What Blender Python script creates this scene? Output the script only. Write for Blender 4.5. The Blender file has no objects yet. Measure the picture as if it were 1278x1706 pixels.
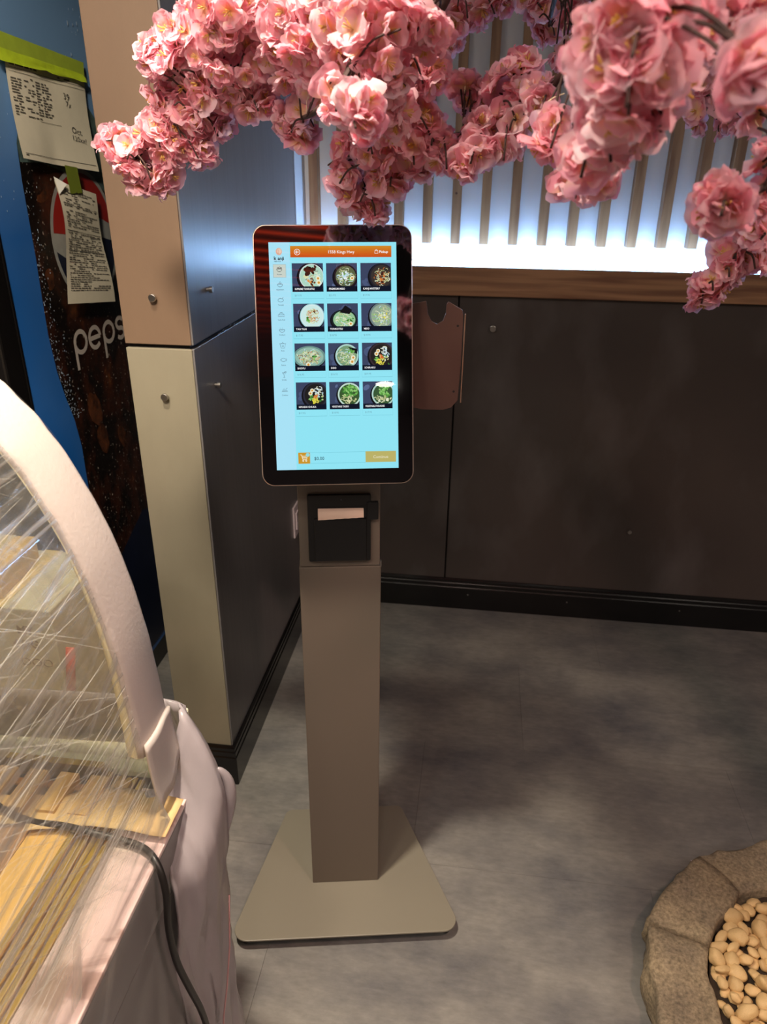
import bpy, bmesh, math, random
from mathutils import Vector, Matrix, noise, Quaternion
random.seed(7)
C = bpy.context.scene.collection
SC = bpy.context.scene

# ------------------------------------------------------------------ camera
cam_d = bpy.data.cameras.new('camera')
cam_d.sensor_fit = 'AUTO'; cam_d.sensor_width = 36.0; cam_d.lens = 25.88
cam_d.clip_start = 0.05
cam_d.dof.use_dof = True; cam_d.dof.focus_distance = 1.30; cam_d.dof.aperture_fstop = 7.0
cam = bpy.data.objects.new('camera', cam_d); C.objects.link(cam)
cam.matrix_world = Matrix(((0.99145104, -0.06350093, 0.11398447, 0.0),
                           (0.13011365, 0.4158145, -0.90009374, 0.0),
                           (0.00976039, 0.90722981, 0.42052206, 1.65),
                           (0, 0, 0, 1)))
SC.camera = cam

# ------------------------------------------------------------------ world, exposure
wd = bpy.data.worlds.new('world'); SC.world = wd; wd.use_nodes = True
wd.node_tree.nodes['Background'].inputs[0].default_value = (1.0, 0.86, 0.74, 1)
wd.node_tree.nodes['Background'].inputs[1].default_value = 0.10
SC.view_settings.view_transform = 'Standard'; SC.view_settings.look = 'None'
SC.view_settings.exposure = 0.0; SC.view_settings.gamma = 1.0
SC.view_settings.use_curve_mapping = False

# ------------------------------------------------------------------ light levels
WARM = (1.0, 0.85, 0.67); NEUT = (1.0, 0.87, 0.76); ROSE = (1.0, 0.58, 0.46)
# ceiling downlights: x, y, colour, watts, spot angle, label
DOWNLIGHTS = [(-0.55, 0.75, WARM, 240, 84, .9, 'warm ceiling downlight above the floor between case and kiosk'),
              (-0.60, -0.05, WARM, 32, 140, .5, 'warm wide ceiling downlight above the wrapped display case'),
              (-0.05, -0.65, NEUT, 24, 130, .6, 'ceiling downlight behind the viewer in front of the kiosk'),
              (0.75, 0.15, ROSE, 78, 130, .6, 'ceiling downlight above the cherry blossom branches'),
              (-0.75, -1.9, WARM, 80, 125, .6, 'ceiling downlight far behind on the left of the red soffit'),
              (1.08, -3.5, NEUT, 80, 125, .6, 'ceiling downlight far behind on the right of the red soffit')]
ADDED_SPOTS = [((-0.30, -0.25, 2.66), (-1.07, 1.92, 1.45), WARM, 190, 40, .8, 'added unseen spotlight brightening the papers on the blue cooler')]  # unseen spot, added because the cooler side stayed too dark
LED_STRENGTH = 92.0
FILL_PANELS = [(-1.55, -0.7, 1.0, 0.6, 22, 'added unseen fill panel on the ceiling over the left of the room'), (2.0, -0.2, 0.6, 1.0, 14, 'added unseen fill panel on the ceiling over the right of the room')]  # unseen area lights, added only to raise the soft fill
SCREEN = 1.0

# ------------------------------------------------------------------ materials
def s2l(r, g, b):
    f = lambda c: (c/12.92 if c <= 0.04045 else ((c+0.055)/1.055)**2.4)
    return (f(r/255), f(g/255), f(b/255))
MATS = {}
def mat(name, col, rough=0.5, metal=0.0, var=0.0, vscale=6.0, bump=0.0, bscale=60.0, stretch=(1, 1, 1), spec=0.5, col2=None, coat=0.0, objvar=0.0, detail=6.0, ior=1.5):
    if name in MATS: return MATS[name]
    m = bpy.data.materials.new(name); m.use_nodes = True; MATS[name] = m
    nt = m.node_tree; b = nt.nodes['Principled BSDF']
    b.inputs['Base Color'].default_value = (*col, 1); b.inputs['Roughness'].default_value = rough
    b.inputs['Metallic'].default_value = metal; b.inputs['IOR'].default_value = ior
    b.inputs['Specular IOR Level'].default_value = spec
    b.inputs['Coat Weight'].default_value = coat; b.inputs['Coat Roughness'].default_value = 0.05
    if var > 0 or bump > 0 or objvar > 0:
        tc = nt.nodes.new('ShaderNodeTexCoord'); mp = nt.nodes.new('ShaderNodeMapping')
        mp.inputs['Scale'].default_value = stretch
        nt.links.new(tc.outputs['Object'], mp.inputs[0])
    last = None
    if var > 0:
        n = nt.nodes.new('ShaderNodeTexNoise'); n.inputs['Scale'].default_value = vscale; n.inputs['Detail'].default_value = detail
        n.inputs['Roughness'].default_value = 0.6
        nt.links.new(mp.outputs[0], n.inputs[0])
        r = nt.nodes.new('ShaderNodeValToRGB')
        c2 = col2 or tuple(min(1, c*(1+var)) for c in col)
        c1 = tuple(c*(1-var) for c in col) if col2 is None else col
        r.color_ramp.elements[0].color = (*c1, 1); r.color_ramp.elements[1].color = (*c2, 1)
        r.color_ramp.elements[0].position = 0.32; r.color_ramp.elements[1].position = 0.68
        nt.links.new(n.outputs[0], r.inputs[0]); last = r.outputs[0]
    if objvar > 0:
        oi = nt.nodes.new('ShaderNodeObjectInfo'); mr = nt.nodes.new('ShaderNodeMapRange')
        mr.inputs[3].default_value = 1-objvar; mr.inputs[4].default_value = 1+objvar
        nt.links.new(oi.outputs['Random'], mr.inputs[0])
        h = nt.nodes.new('ShaderNodeHueSaturation')
        h.inputs['Color'].default_value = (*col, 1)
        nt.links.new(mr.outputs[0], h.inputs['Value'])
        if last: nt.links.new(last, h.inputs['Color'])
        last = h.outputs[0]
    if last: nt.links.new(last, b.inputs['Base Color'])
    if bump > 0:
        n2 = nt.nodes.new('ShaderNodeTexNoise'); n2.inputs['Scale'].default_value = bscale; n2.inputs['Detail'].default_value = 4
        nt.links.new(mp.outputs[0], n2.inputs[0])
        bp = nt.nodes.new('ShaderNodeBump'); bp.inputs['Strength'].default_value = bump; bp.inputs['Distance'].default_value = 0.004
        nt.links.new(n2.outputs[0], bp.inputs['Height']); nt.links.new(bp.outputs[0], b.inputs['Normal'])
    return m
def emis(name, col, st=1.0):
    if name in MATS: return MATS[name]
    m = bpy.data.materials.new(name); m.use_nodes = True; MATS[name] = m
    nt = m.node_tree; nt.nodes.remove(nt.nodes['Principled BSDF'])
    e = nt.nodes.new('ShaderNodeEmission'); e.inputs[0].default_value = (*col, 1); e.inputs[1].default_value = st
    nt.links.new(e.outputs[0], nt.nodes['Material Output'].inputs[0])
    return m
def ui(r, g, b):            # a colour the lit display gives off
    return emis('display_%d_%d_%d' % (r, g, b), s2l(r, g, b), SCREEN)

# ------------------------------------------------------------------ mesh helpers
class MB:
    """collects polygons with a material index"""
    def __init__(s): s.v = []; s.f = []; s.m = []; s.mats = []
    def mi(s, m):
        if m not in s.mats: s.mats.append(m)
        return s.mats.index(m)
    def add(s, vs, fs, m):
        o = len(s.v); k = s.mi(m)
        s.v += [tuple(p) for p in vs]
        for f in fs: s.f.append(tuple(i+o for i in f)); s.m.append(k)
        return s
    def box(s, x0, x1, y0, y1, z0, z1, m):
        v = [(x0,y0,z0),(x1,y0,z0),(x1,y1,z0),(x0,y1,z0),(x0,y0,z1),(x1,y0,z1),(x1,y1,z1),(x0,y1,z1)]
        return s.add(v, [(0,3,2,1),(4,5,6,7),(0,1,5,4),(1,2,6,5),(2,3,7,6),(3,0,4,7)], m)
    def prism(s, poly, fn, m, a, b, caps=True):
        """poly: 2d points (ccw); fn(u, v, w) -> xyz; extrude from w=a to w=b"""
        n = len(poly)
        v = [fn(p[0], p[1], a) for p in poly]+[fn(p[0], p[1], b) for p in poly]
        f = [(i, (i+1) % n, n+(i+1) % n, n+i) for i in range(n)]
        if caps: f += [tuple(range(n-1, -1, -1)), tuple(range(n, 2*n))]
        return s.add(v, f, m)
    def flat(s, poly, fn, m, w=0.0):
        return s.add([fn(p[0], p[1], w) for p in poly], [tuple(range(len(poly)))], m)
    def tube(s, pts, rad, m, seg=8, caps=True):
        pts = [Vector(p) for p in pts]; n = len(pts)
        rad = [rad]*n if not isinstance(rad, (list, tuple)) else rad
        t0 = (pts[1]-pts[0]).normalized()
        ref = Vector((0, 0, 1)) if abs(t0.z) < 0.9 else Vector((1, 0, 0))
        nrm = t0.cross(ref).normalized()
        vs = []; fs = []
        for i, p in enumerate(pts):
            t = (pts[min(i+1, n-1)]-pts[max(i-1, 0)]).normalized()
            nrm = (nrm-t*nrm.dot(t))
            nrm = nrm.normalized() if nrm.length > 1e-6 else t.orthogonal().normalized()
            bn = t.cross(nrm)
            for k in range(seg):
                a = 2*math.pi*k/seg
                vs.append(p+(nrm*math.cos(a)+bn*math.sin(a))*rad[i])
        for i in range(n-1):
            for k in range(seg):
                fs.append((i*seg+k, i*seg+(k+1) % seg, (i+1)*seg+(k+1) % seg, (i+1)*seg+k))
        if caps: fs += [tuple(range(seg-1, -1, -1)), tuple(range((n-1)*seg, n*seg))]
        return s.add(vs, fs, m)
    def disc(s, c, r, h, ax, m, seg=16, r2=None):
        """cylinder/cone from point c along unit axis ax"""
        ax = Vector(ax); o = ax.orthogonal().normalized(); q = ax.cross(o); c = Vector(c); r2 = r if r2 is None else r2
        vs = [c+(o*math.cos(2*math.pi*k/seg)+q*math.sin(2*math.pi*k/seg))*r for k in range(seg)]
        vs += [c+ax*h+(o*math.cos(2*math.pi*k/seg)+q*math.sin(2*math.pi*k/seg))*r2 for k in range(seg)]
        fs = [(k, (k+1) % seg, seg+(k+1) % seg, seg+k) for k in range(seg)]+[tuple(range(seg-1, -1, -1)), tuple(range(seg, 2*seg))]
        return s.add(vs, fs, m)
    def grid(s, fn, nu, nv, m):
        vs = [fn(i/nu, j/nv) for i in range(nu+1) for j in range(nv+1)]
        fs = [(i*(nv+1)+j, (i+1)*(nv+1)+j, (i+1)*(nv+1)+j+1, i*(nv+1)+j+1) for i in range(nu) for j in range(nv)]
        return s.add(vs, fs, m)
    def mesh(s, name):
        me = bpy.data.meshes.new(name); me.from_pydata(s.v, [], s.f)
        for m in s.mats: me.materials.append(m)
        me.polygons.foreach_set('material_index', s.m); me.update()
        return me
    def build(s, name, parent=None, smooth=False, bevel=0.0, kind=None, label=None, bseg=2):
        me = s.mesh(name)
        if smooth:
            me.polygons.foreach_set('use_smooth', [True]*len(me.polygons))
        o = bpy.data.objects.new(name, me); C.objects.link(o)
        if parent is not None: o.parent = parent
        if bevel > 0:
            b = o.modifiers.new('bevel', 'BEVEL'); b.width = bevel; b.segments = bseg; b.limit_method = 'ANGLE'; b.angle_limit = math.radians(40)
        if kind: o['kind'] = kind
        if label: o['label'] = label
        return o
def thing(name, label, cat, loc=(0, 0, 0), rz=0.0, group=None):
    o = bpy.data.objects.new(name, None); C.objects.link(o)
    o.location = loc; o.rotation_euler = (0, 0, rz); o.empty_display_size = 0.05
    return tag(o, label, cat, group)
def tag(o, label, cat, group=None):
    o['label'] = label; o['category'] = cat
    if group: o['group'] = group
    return o
def struct(o): o['kind'] = 'structure'; return o
def sempty(name):
    o = bpy.data.objects.new(name, None); C.objects.link(o); o.empty_display_size = 0.05; return struct(o)
def inst(me, name, parent, loc, rot=(0, 0, 0), sc=1.0):
    o = bpy.data.objects.new(name, me); C.objects.link(o)
    if parent is not None: o.parent = parent
    o.location = loc
    if isinstance(rot, Quaternion): o.rotation_mode = 'QUATERNION'; o.rotation_quaternion = rot
    else: o.rotation_euler = rot
    o.scale = (sc,)*3 if not isinstance(sc, (tuple, list)) else sc
    return o
def rrect(w, h, r, n=6, cx=0, cy=0, rr=None):
    """rounded rectangle; rr = radii (br, tr, tl, bl)"""
    rr = rr or (r, r, r, r); p = []
    for (sx, sy, a0, q) in ((1, -1, -90, rr[0]), (1, 1, 0, rr[1]), (-1, 1, 90, rr[2]), (-1, -1, 180, rr[3])):
        for k in range(n+1):
            a = math.radians(a0+90*k/n)
            p.append((cx+sx*(w/2-q)+q*math.cos(a), cy+sy*(h/2-q)+q*math.sin(a)))
    return p
def circ(cx, cy, r, n=20, ry=None, rot=0):
    ry = r if ry is None else ry; c, s = math.cos(rot), math.sin(rot); out = []
    for k in range(n):
        a = 2*math.pi*k/n; x, y = r*math.cos(a), ry*math.sin(a)
        out.append((cx+c*x-s*y, cy+s*x+c*y))
    return out
def ribbon(pts, w):
    """2d polyline -> list of quads of width w"""
    L = []; R = []
    n = len(pts)
    for i, p in enumerate(pts):
        a = pts[max(0, i-1)]; b = pts[min(n-1, i+1)]
        dx, dy = b[0]-a[0], b[1]-a[1]; l = math.hypot(dx, dy) or 1
        L.append((p[0]-dy/l*w/2, p[1]+dx/l*w/2)); R.append((p[0]+dy/l*w/2, p[1]-dx/l*w/2))
    return [[R[i], R[i+1], L[i+1], L[i]] for i in range(n-1)]
_font_cache = {}
def text_polys(txt, size, align='LEFT', bold=0.0):
    k = (txt, size, align, bold)
    if k in _font_cache: return _font_cache[k]
    cu = bpy.data.curves.new('txt', 'FONT'); cu.body = txt; cu.size = size; cu.align_x = align; cu.resolution_u = 2; cu.offset = bold
    o = bpy.data.objects.new('txt', cu); C.objects.link(o)
    dg = bpy.context.evaluated_depsgraph_get(); me = bpy.data.meshes.new_from_object(o.evaluated_get(dg))
    vs = [(v.co.x, v.co.y) for v in me.vertices]; fs = [tuple(p.vertices) for p in me.polygons]
    bpy.data.objects.remove(o); bpy.data.curves.remove(cu); bpy.data.meshes.remove(me)
    _font_cache[k] = (vs, fs); return vs, fs
def add_text(mb, txt, x, y, size, fn, m, w, align='LEFT', bold=0.0, sx=1.0):
    vs, fs = text_polys(txt, size, align, bold)
    mb.add([fn(x+v[0]*sx, y+v[1], w) for v in vs], fs, m)
XYZ = lambda u, v, w: (u, v, w)

# ------------------------------------------------------------------ shared materials
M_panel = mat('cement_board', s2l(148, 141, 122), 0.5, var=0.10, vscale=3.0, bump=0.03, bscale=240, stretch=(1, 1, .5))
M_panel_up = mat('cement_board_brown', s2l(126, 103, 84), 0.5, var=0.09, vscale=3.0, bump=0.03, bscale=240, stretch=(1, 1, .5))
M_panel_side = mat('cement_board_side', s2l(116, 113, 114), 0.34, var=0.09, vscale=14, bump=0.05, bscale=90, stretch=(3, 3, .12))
M_dark = mat('shadow_gap', s2l(24, 22, 22), 0.8)
M_black = mat('black_gloss_trim', s2l(13, 12, 13), 0.22, bump=0.01, bscale=30)
M_steel = mat('brushed_steel', s2l(190, 186, 180), 0.28, 1.0)
M_chrome = mat('chrome', s2l(220, 220, 220), 0.1, 1.0)
M_white = mat('white_paint', s2l(225, 226, 230), 0.55)
M_ceil = mat('ceiling_black', s2l(40, 37, 36), 0.9)
M_paper = mat('paper', s2l(236, 228, 204), 0.8, var=0.03, vscale=25)
M_ink = mat('ink', s2l(98, 94, 86), 0.8)

# ================================================================== FLOOR
floor = sempty('floor')
MB().box(-2.7, 2.7, -4.6, 2.80, -0.08, -0.003, M_dark).build('floor_slab', floor)
def floor_mat():
    m = mat('vinyl_concrete', s2l(118, 111, 106), 0.42, objvar=0.05)
    nt = m.node_tree; b = nt.nodes['Principled BSDF']
    tc = nt.nodes.new('ShaderNodeTexCoord')
    geo = nt.nodes.new('ShaderNodeNewGeometry')
    def noise_n(scale, detail, st):
        mp = nt.nodes.new('ShaderNodeMapping'); mp.inputs['Scale'].default_value = st; mp.inputs['Rotation'].default_value = (0, 0, 0.2)
        nt.links.new(geo.outputs['Position'], mp.inputs[0])
        n = nt.nodes.new('ShaderNodeTexNoise'); n.inputs['Scale'].default_value = scale; n.inputs['Detail'].default_value = detail; n.inputs['Roughness'].default_value = 0.65
        nt.links.new(mp.outputs[0], n.inputs[0]); return n.outputs[0]
    def ramp(src, p0, c0, p1, c1):
        r = nt.nodes.new('ShaderNodeValToRGB'); e = r.color_ramp.elements
        e[0].position = p0; e[0].color = (*c0, 1); e[1].position = p1; e[1].color = (*c1, 1)
        nt.links.new(src, r.inputs[0]); return r.outputs[0]
    base = ramp(noise_n(2.6, 8, (1, 1.6, 1)), 0.30, s2l(92, 92, 96), 0.72, s2l(150, 147, 140))
    fine = ramp(noise_n(26, 6, (1, 3.0, 1)), 0.3, (0.80, 0.80, 0.80), 0.75, (1.10, 1.10, 1.10))
    scr = ramp(noise_n(9, 5, (.5, 7, 1)), 0.66, (0, 0, 0), 0.80, (.18, .18, .18))
    mx = nt.nodes.new('ShaderNodeMix'); mx.data_type = 'RGBA'; mx.blend_type = 'MULTIPLY'; mx.inputs[0].default_value = 1
    nt.links.new(base, mx.inputs[6]); nt.links.new(fine, mx.inputs[7])
    ad = nt.nodes.new('ShaderNodeMix'); ad.data_type = 'RGBA'; ad.blend_type = 'ADD'; ad.inputs[0].default_value = 0.35
    nt.links.new(mx.outputs[2], ad.inputs[6]); nt.links.new(scr, ad.inputs[7])
    h = [n for n in nt.nodes if n.bl_idname == 'ShaderNodeHueSaturation'][0]
    nt.links.new(ad.outputs[2], h.inputs['Color'])
    rr = nt.nodes.new('ShaderNodeMapRange'); rr.inputs[3].default_value = 0.34; rr.inputs[4].default_value = 0.6
    nt.links.new(noise_n(5, 6, (1, 1, 1)), rr.inputs[0]); nt.links.new(rr.outputs[0], b.inputs['Roughness'])
    bp = nt.nodes.new('ShaderNodeBump'); bp.inputs['Strength'].default_value = 0.12; bp.inputs['Distance'].default_value = 0.002
    nt.links.new(noise_n(40, 5, (1, 4, 1)), bp.inputs['Height']); nt.links.new(bp.outputs[0], b.inputs['Normal'])
    return m
M_floor = floor_mat()
TW, TH = 0.92, 0.46
tile_me = MB().box(-TW/2+.0003, TW/2-.0003, -TH/2+.0003, TH/2-.0003, -0.003, 0, M_floor).mesh('floor_tile')
row = 0; y = 1.372-TH*13
while y < 2.75:
    off = (0, .31, .62)[row % 3]
    x = -2.76+off-.4
    while x < 2.6:
        inst(tile_me, 'floor_tile', floor, (x+TW/2, y+TH/2, 0)); x += TW
    y += TH; row += 1

# ================================================================== CEILING AND FAR WALLS (behind the viewer)
struct(MB().box(-2.7, 2.7, -4.6, 2.85, 2.72, 2.80, M_ceil).build('ceiling'))
M_far = mat('far_wall_paint', s2l(96, 84, 78), 0.7, var=0.05)
struct(MB().box(2.6, 2.7, -4.6, 2.85, 0, 2.72, M_far).build('wall_right'))
struct(MB().box(-2.7, 2.6, -4.7, -4.6, 0, 2.72, M_far).build('wall_rear'))
struct(MB().box(-2.7, -2.6, -4.6, 2.85, 0, 2.72, M_far).build('wall_far_left'))
# ================================================================== BACK WALL
WY = 2.6445
wb = sempty('wall_back')
MB().box(-2.6, 2.6, 2.75, 2.85, 0, 2.72, M_white).build('wall_core', wb)
MB().box(-0.66, 2.6, WY+.012, 2.75, 0.0, 1.262, M_dark).build('dado_core', wb)
def wall_mat():
    m = mat('dark_laminate', s2l(92, 84, 82), 0.34, bump=0.02, bscale=120)
    nt = m.node_tree; b = nt.nodes['Principled BSDF']; geo = nt.nodes.new('ShaderNodeNewGeometry')
    def nz(scale, st, detail=5):
        mp = nt.nodes.new('ShaderNodeMapping'); mp.inputs['Scale'].default_value = st; mp.inputs['Rotation'].default_value = (0, .5, 0)
        nt.links.new(geo.outputs['Position'], mp.inputs[0]); n = nt.nodes.new('ShaderNodeTexNoise')
        n.inputs['Scale'].default_value = scale; n.inputs['Detail'].default_value = detail
        nt.links.new(mp.outputs[0], n.inputs[0]); return n.outputs[0]
    r = nt.nodes.new('ShaderNodeValToRGB'); e = r.color_ramp.elements
    e[0].position = .3; e[0].color = (*s2l(74, 66, 64), 1); e[1].position = .7; e[1].color = (*s2l(86, 77, 73), 1)
    nt.links.new(nz(2.0, (1, 1, 1)), r.inputs[0])
    # wiped chalky smears on the right hand panel
    r2 = nt.nodes.new('ShaderNodeValToRGB'); e = r2.color_ramp.elements
    e[0].position = .50; e[0].color = (0, 0, 0, 1); e[1].position = .90; e[1].color = (.22, .22, .22, 1)
    nt.links.new(nz(2.6, (1.7, 1, .9), 4), r2.inputs[0])
    mx = nt.nodes.new('ShaderNodeMix'); mx.data_type = 'RGBA'
    nt.links.new(r2.outputs[0], mx.inputs[0]); nt.links.new(r.outputs[0], mx.inputs[6]); mx.inputs[7].default_value = (*s2l(190, 186, 186), 1)
    nt.links.new(mx.outputs[2], b.inputs['Base Color'])
    return m
M_wall = wall_mat()
pan = []
for x0, x1 in ((-0.655, -0.0815), (-0.0745, 1.45), (1.457, 2.6)):
    pan.append(MB().box(x0, x1, WY, WY+.012, 0.02, 1.262, M_wall).build('wall_panel', wb))
def bolt(parent, p, ax, r=.0085, h=.014, big=True):
    mb = MB().disc(p, r*.62, h*.5, ax, M_steel, 14)
    q = Vector(p)+Vector(ax)*h*.45
    mb.disc(q, r, h*.55, ax, M_steel, 18)
    return mb.build('standoff_bolt', parent, bevel=.0012)
bolt(pan[1], (0.045, WY, 1.152), (0, -1, 0), .011, .014)
bolt(pan[1], (0.62, WY, 0.40), (0, -1, 0), .008, .012)
def baseboard(name, run, H=.137):
    """run(s, d, z): s along, d out from wall"""
    prof = [(0, 0), (.013, 0), (.013, .098), (.0105, .102), (.0105, .116), (.008, .120), (.008, .129), (.004, .137), (0, .137)]
    return prof
def bb_straight(parent, name, fn, a, b):
    prof = [(0, 0), (.013, 0), (.013, .098), (.0105, .102), (.0105, .116), (.008, .120), (.008, .129), (.004, .137), (0, .137)]
    return MB().prism(prof, fn, M_black, a, b).build(name, parent)
bbk = struct(bb_straight(None, 'baseboard_back', lambda d, z, s: (s, WY-d, z), -.62, 2.6))
M_spot = mat('screw_head', s2l(150, 148, 145), 0.35, 0.8)
for sx in (.02, .42, .86):
    MB().disc((sx, WY-.0135, .07), .003, .0015, (0, -1, 0), M_spot, 10).build('screw', bbk)
def wood_mat(name, c1, c2, scale=3.0, st=(1, 1, 1), rough=.55, bands='Z'):
    m = mat(name, c1, rough); nt = m.node_tree; b = nt.nodes['Principled BSDF']
    tc = nt.nodes.new('ShaderNodeTexCoord'); mp = nt.nodes.new('ShaderNodeMapping'); mp.inputs['Scale'].default_value = st
    oi = nt.nodes.new('ShaderNodeObjectInfo'); ad = nt.nodes.new('ShaderNodeVectorMath'); ad.operation = 'ADD'
    sc = nt.nodes.new('ShaderNodeVectorMath'); sc.operation = 'SCALE'; sc.inputs['Scale'].default_value = 9
    nt.links.new(oi.outputs['Random'], sc.inputs[0])
    nt.links.new(tc.outputs['Object'], mp.inputs[0]); nt.links.new(mp.outputs[0], ad.inputs[0]); nt.links.new(sc.outputs[0], ad.inputs[1])
    n = nt.nodes.new('ShaderNodeTexNoise'); n.inputs['Scale'].default_value = scale; n.inputs['Detail'].default_value = 5; n.inputs['Distortion'].default_value = .4
    nt.links.new(ad.outputs[0], n.inputs[0])
    r = nt.nodes.new('ShaderNodeValToRGB'); e = r.color_ramp.elements
    e[0].position = .36; e[0].color = (*c2, 1); e[1].position = .62; e[1].color = (*c1, 1)
    nt.links.new(n.outputs[0], r.inputs[0]); nt.links.new(r.outputs[0], b.inputs['Base Color'])
    return m
M_pine = wood_mat('pine', s2l(166, 124, 88), s2l(128, 90, 62), 5, (6, 6, .5))
M_beam = wood_mat('ledge_pine', s2l(182, 136, 100), s2l(136, 94, 70), 4, (.55, 8, 11))
struct(MB().box(-0.648, 2.6, 2.622, 2.75, 1.262, 1.357, M_beam).build('trim_1', bevel=.003))
# slats in front of the white wall
slat_x = [-.5965+.0983*k for k in range(33)]
M_knot = mat('pine_knot', s2l(84, 52, 34), .7)
for i, sx in enumerate(slat_x):
    s = inst(MB().box(-.0152, .0152, 0, .045, 1.424, 2.72, M_pine).mesh('wood_slat') if i == 0 else slat_me, 'wood_slat', wb, (sx, 2.700, 0)); slat_me = s.data
    if i in (4, 5, 9, 14, 16): MB().disc((-.004+.002*(i % 4), -.0003, 1.49+.047*(i*7 % 11)), .004, .0006, (0, -1, 0), M_knot, 10).build('knot', s)
# led strip lying on the ledge
led = thing('led_strip', 'glowing cool white light strip lying along the top of the wooden ledge', 'light strip', (0, 2.66, 1.357))
MB().box(-.62, 2.55, -.006, .010, 0.0, .003, M_white).build('strip_tape', led)
M_led = emis('led_cool', (0.32, 0.58, 1.0), LED_STRENGTH)
MB().box(-.62, 2.55, -.004, .008, .003, .010, M_led).build('diffuser', led)

# ================================================================== WALL STUB (clad pillar) ON THE LEFT
PX, PY, PL = -.6335, 1.58, -.7925
stub = sempty('wall_left')
MB().box(PL+.004, PX-.013, PY+.013, 2.75, 0, 2.72, M_dark).build('stub_core', stub)
MB().box(PX-.013, PX-.002, 2.60, 2.75, 1.36, 2.72, M_white).build('corner_trim', stub)
SEAM = 1.286
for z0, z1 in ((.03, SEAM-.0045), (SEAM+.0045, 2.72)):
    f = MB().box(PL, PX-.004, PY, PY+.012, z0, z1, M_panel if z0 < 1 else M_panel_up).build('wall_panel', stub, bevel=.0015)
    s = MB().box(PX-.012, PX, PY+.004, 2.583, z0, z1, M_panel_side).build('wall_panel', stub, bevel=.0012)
    if z0 < 1:
        bolt(f, (-.7095, PY, 1.172), (0, -1, 0)); bolt(s, (PX, 1.694, 1.172), (1, 0, 0), .007, .016)
    else:
        bolt(f, (-.711, PY, 1.394), (0, -1, 0)); bolt(s, (PX, 1.694, 1.397), (1, 0, 0), .007, .016)
M_sliver = mat('pale_sliver', s2l(205, 210, 225), .4)  # small pale slivers scattered along the side panel seam
mb = MB()
for k in range(26):
    yy = random.uniform(1.72, 2.25); l = random.uniform(.004, .02); zz = SEAM+random.uniform(-.005, .001)
    mb.add([(PX-.001, yy, zz-.002), (PX-.001, yy+l, zz-.001), (PX+.0008, yy+l*.7, zz+.003), (PX, yy+.002, zz+.0015)], [(0, 1, 2, 3)], M_sliver)
mb.build('seam_slivers', stub, kind='stuff')
prof = [(0, 0), (.013, 0), (.013, .098), (.0105, .102), (.0105, .116), (.008, .120), (.008, .129), (.004, .137), (0, .137)]
# mitred return of the baseboard round the stub corner
mb = MB(); n = len(prof)
ring = [[(PL, PY-d, z) for d, z in prof], [(PX+d-.0025, PY-d, z) for d, z in prof], [(PX+d, PY-d+.0025, z) for d, z in prof], [(PX+d, WY-.01, z) for d, z in prof]]
vs = [p for r in ring for p in r]; fs = []
for k in range(3):
    for i in range(n): fs.append((k*n+i, (k+1)*n+i, (k+1)*n+(i+1) % n, k*n+(i+1) % n))
fs += [tuple(range(n)), tuple(range(4*n-1, 3*n-1, -1))]
bbl = struct(mb.add(vs, fs, M_black).build('baseboard_left'))
MB().disc((-.716, PY-.013, .065), .0032, .0015, (0, -1, 0), M_spot, 10).build('screw', bbl)
MB().disc((-.640, PY-.013, .012), .0028, .0015, (0, -1, 0), M_spot, 10).build('screw', bbl)

# wall outlet plate on the side of the stub
M_plate = mat('ivory_plastic', s2l(214, 200, 206), .35)
out = thing('wall_outlet', 'pale outlet cover plate on the side wall, half hidden behind the kiosk column', 'outlet', (PX, 2.40, .475))
MB().box(0, .007, -.036, .036, -.062, .062, M_plate).build('cover_plate', out, bevel=.003)
MB().box(.007, .0115, -.017, .017, -.034, .034, M_plate).build('socket', out, bevel=.001)

# ================================================================== SMALL WHITE CHIP ON THE FLOOR
o = MB().add([(0, 0, 0), (.008, .001, 0), (.009, .007, 0), (.002, .008, 0), (.003, .003, .005), (.006, .004, .006)],
   [(3, 2, 1, 0), (0, 1, 5, 4), (1, 2, 5), (2, 3, 4, 5), (3, 0, 4)], M_white).build('paper_scrap')
o.location = (.642, 1.471, 0.0005); tag(o, 'tiny white scrap on the dark floor beside the stone ring', 'scrap')

# ================================================================== BEVERAGE MACHINE
VX = -1.075
FV = lambda y, z, w: (VX+w, y, z)          # a point of its printed side, w out of it
M_blue = mat('print_blue', s2l(40, 96, 158), .30, var=.0)
def blue_mat():
    m = mat('print_blue_cloudy', s2l(24, 92, 168), .3); nt = m.node_tree; b = nt.nodes['Principled BSDF']
    tc = nt.nodes.new('ShaderNodeTexCoord'); n = nt.nodes.new('ShaderNodeTexNoise'); n.inputs['Scale'].default_value = 2.2; n.inputs['Detail'].default_value = 3
    nt.links.new(tc.outputs['Object'], n.inputs[0])
    sx = nt.nodes.new('ShaderNodeSeparateXYZ'); nt.links.new(tc.outputs['Object'], sx.inputs[0])
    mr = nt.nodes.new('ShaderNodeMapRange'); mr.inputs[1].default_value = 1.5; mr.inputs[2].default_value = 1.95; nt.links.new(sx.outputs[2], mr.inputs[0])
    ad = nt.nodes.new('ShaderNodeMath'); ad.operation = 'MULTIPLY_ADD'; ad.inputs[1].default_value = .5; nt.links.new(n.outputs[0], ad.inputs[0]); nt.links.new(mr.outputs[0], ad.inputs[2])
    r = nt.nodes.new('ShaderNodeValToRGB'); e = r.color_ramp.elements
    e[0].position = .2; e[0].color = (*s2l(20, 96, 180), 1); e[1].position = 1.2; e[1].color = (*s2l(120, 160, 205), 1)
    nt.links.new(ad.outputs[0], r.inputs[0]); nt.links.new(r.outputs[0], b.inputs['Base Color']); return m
M_blue = blue_mat()
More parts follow.
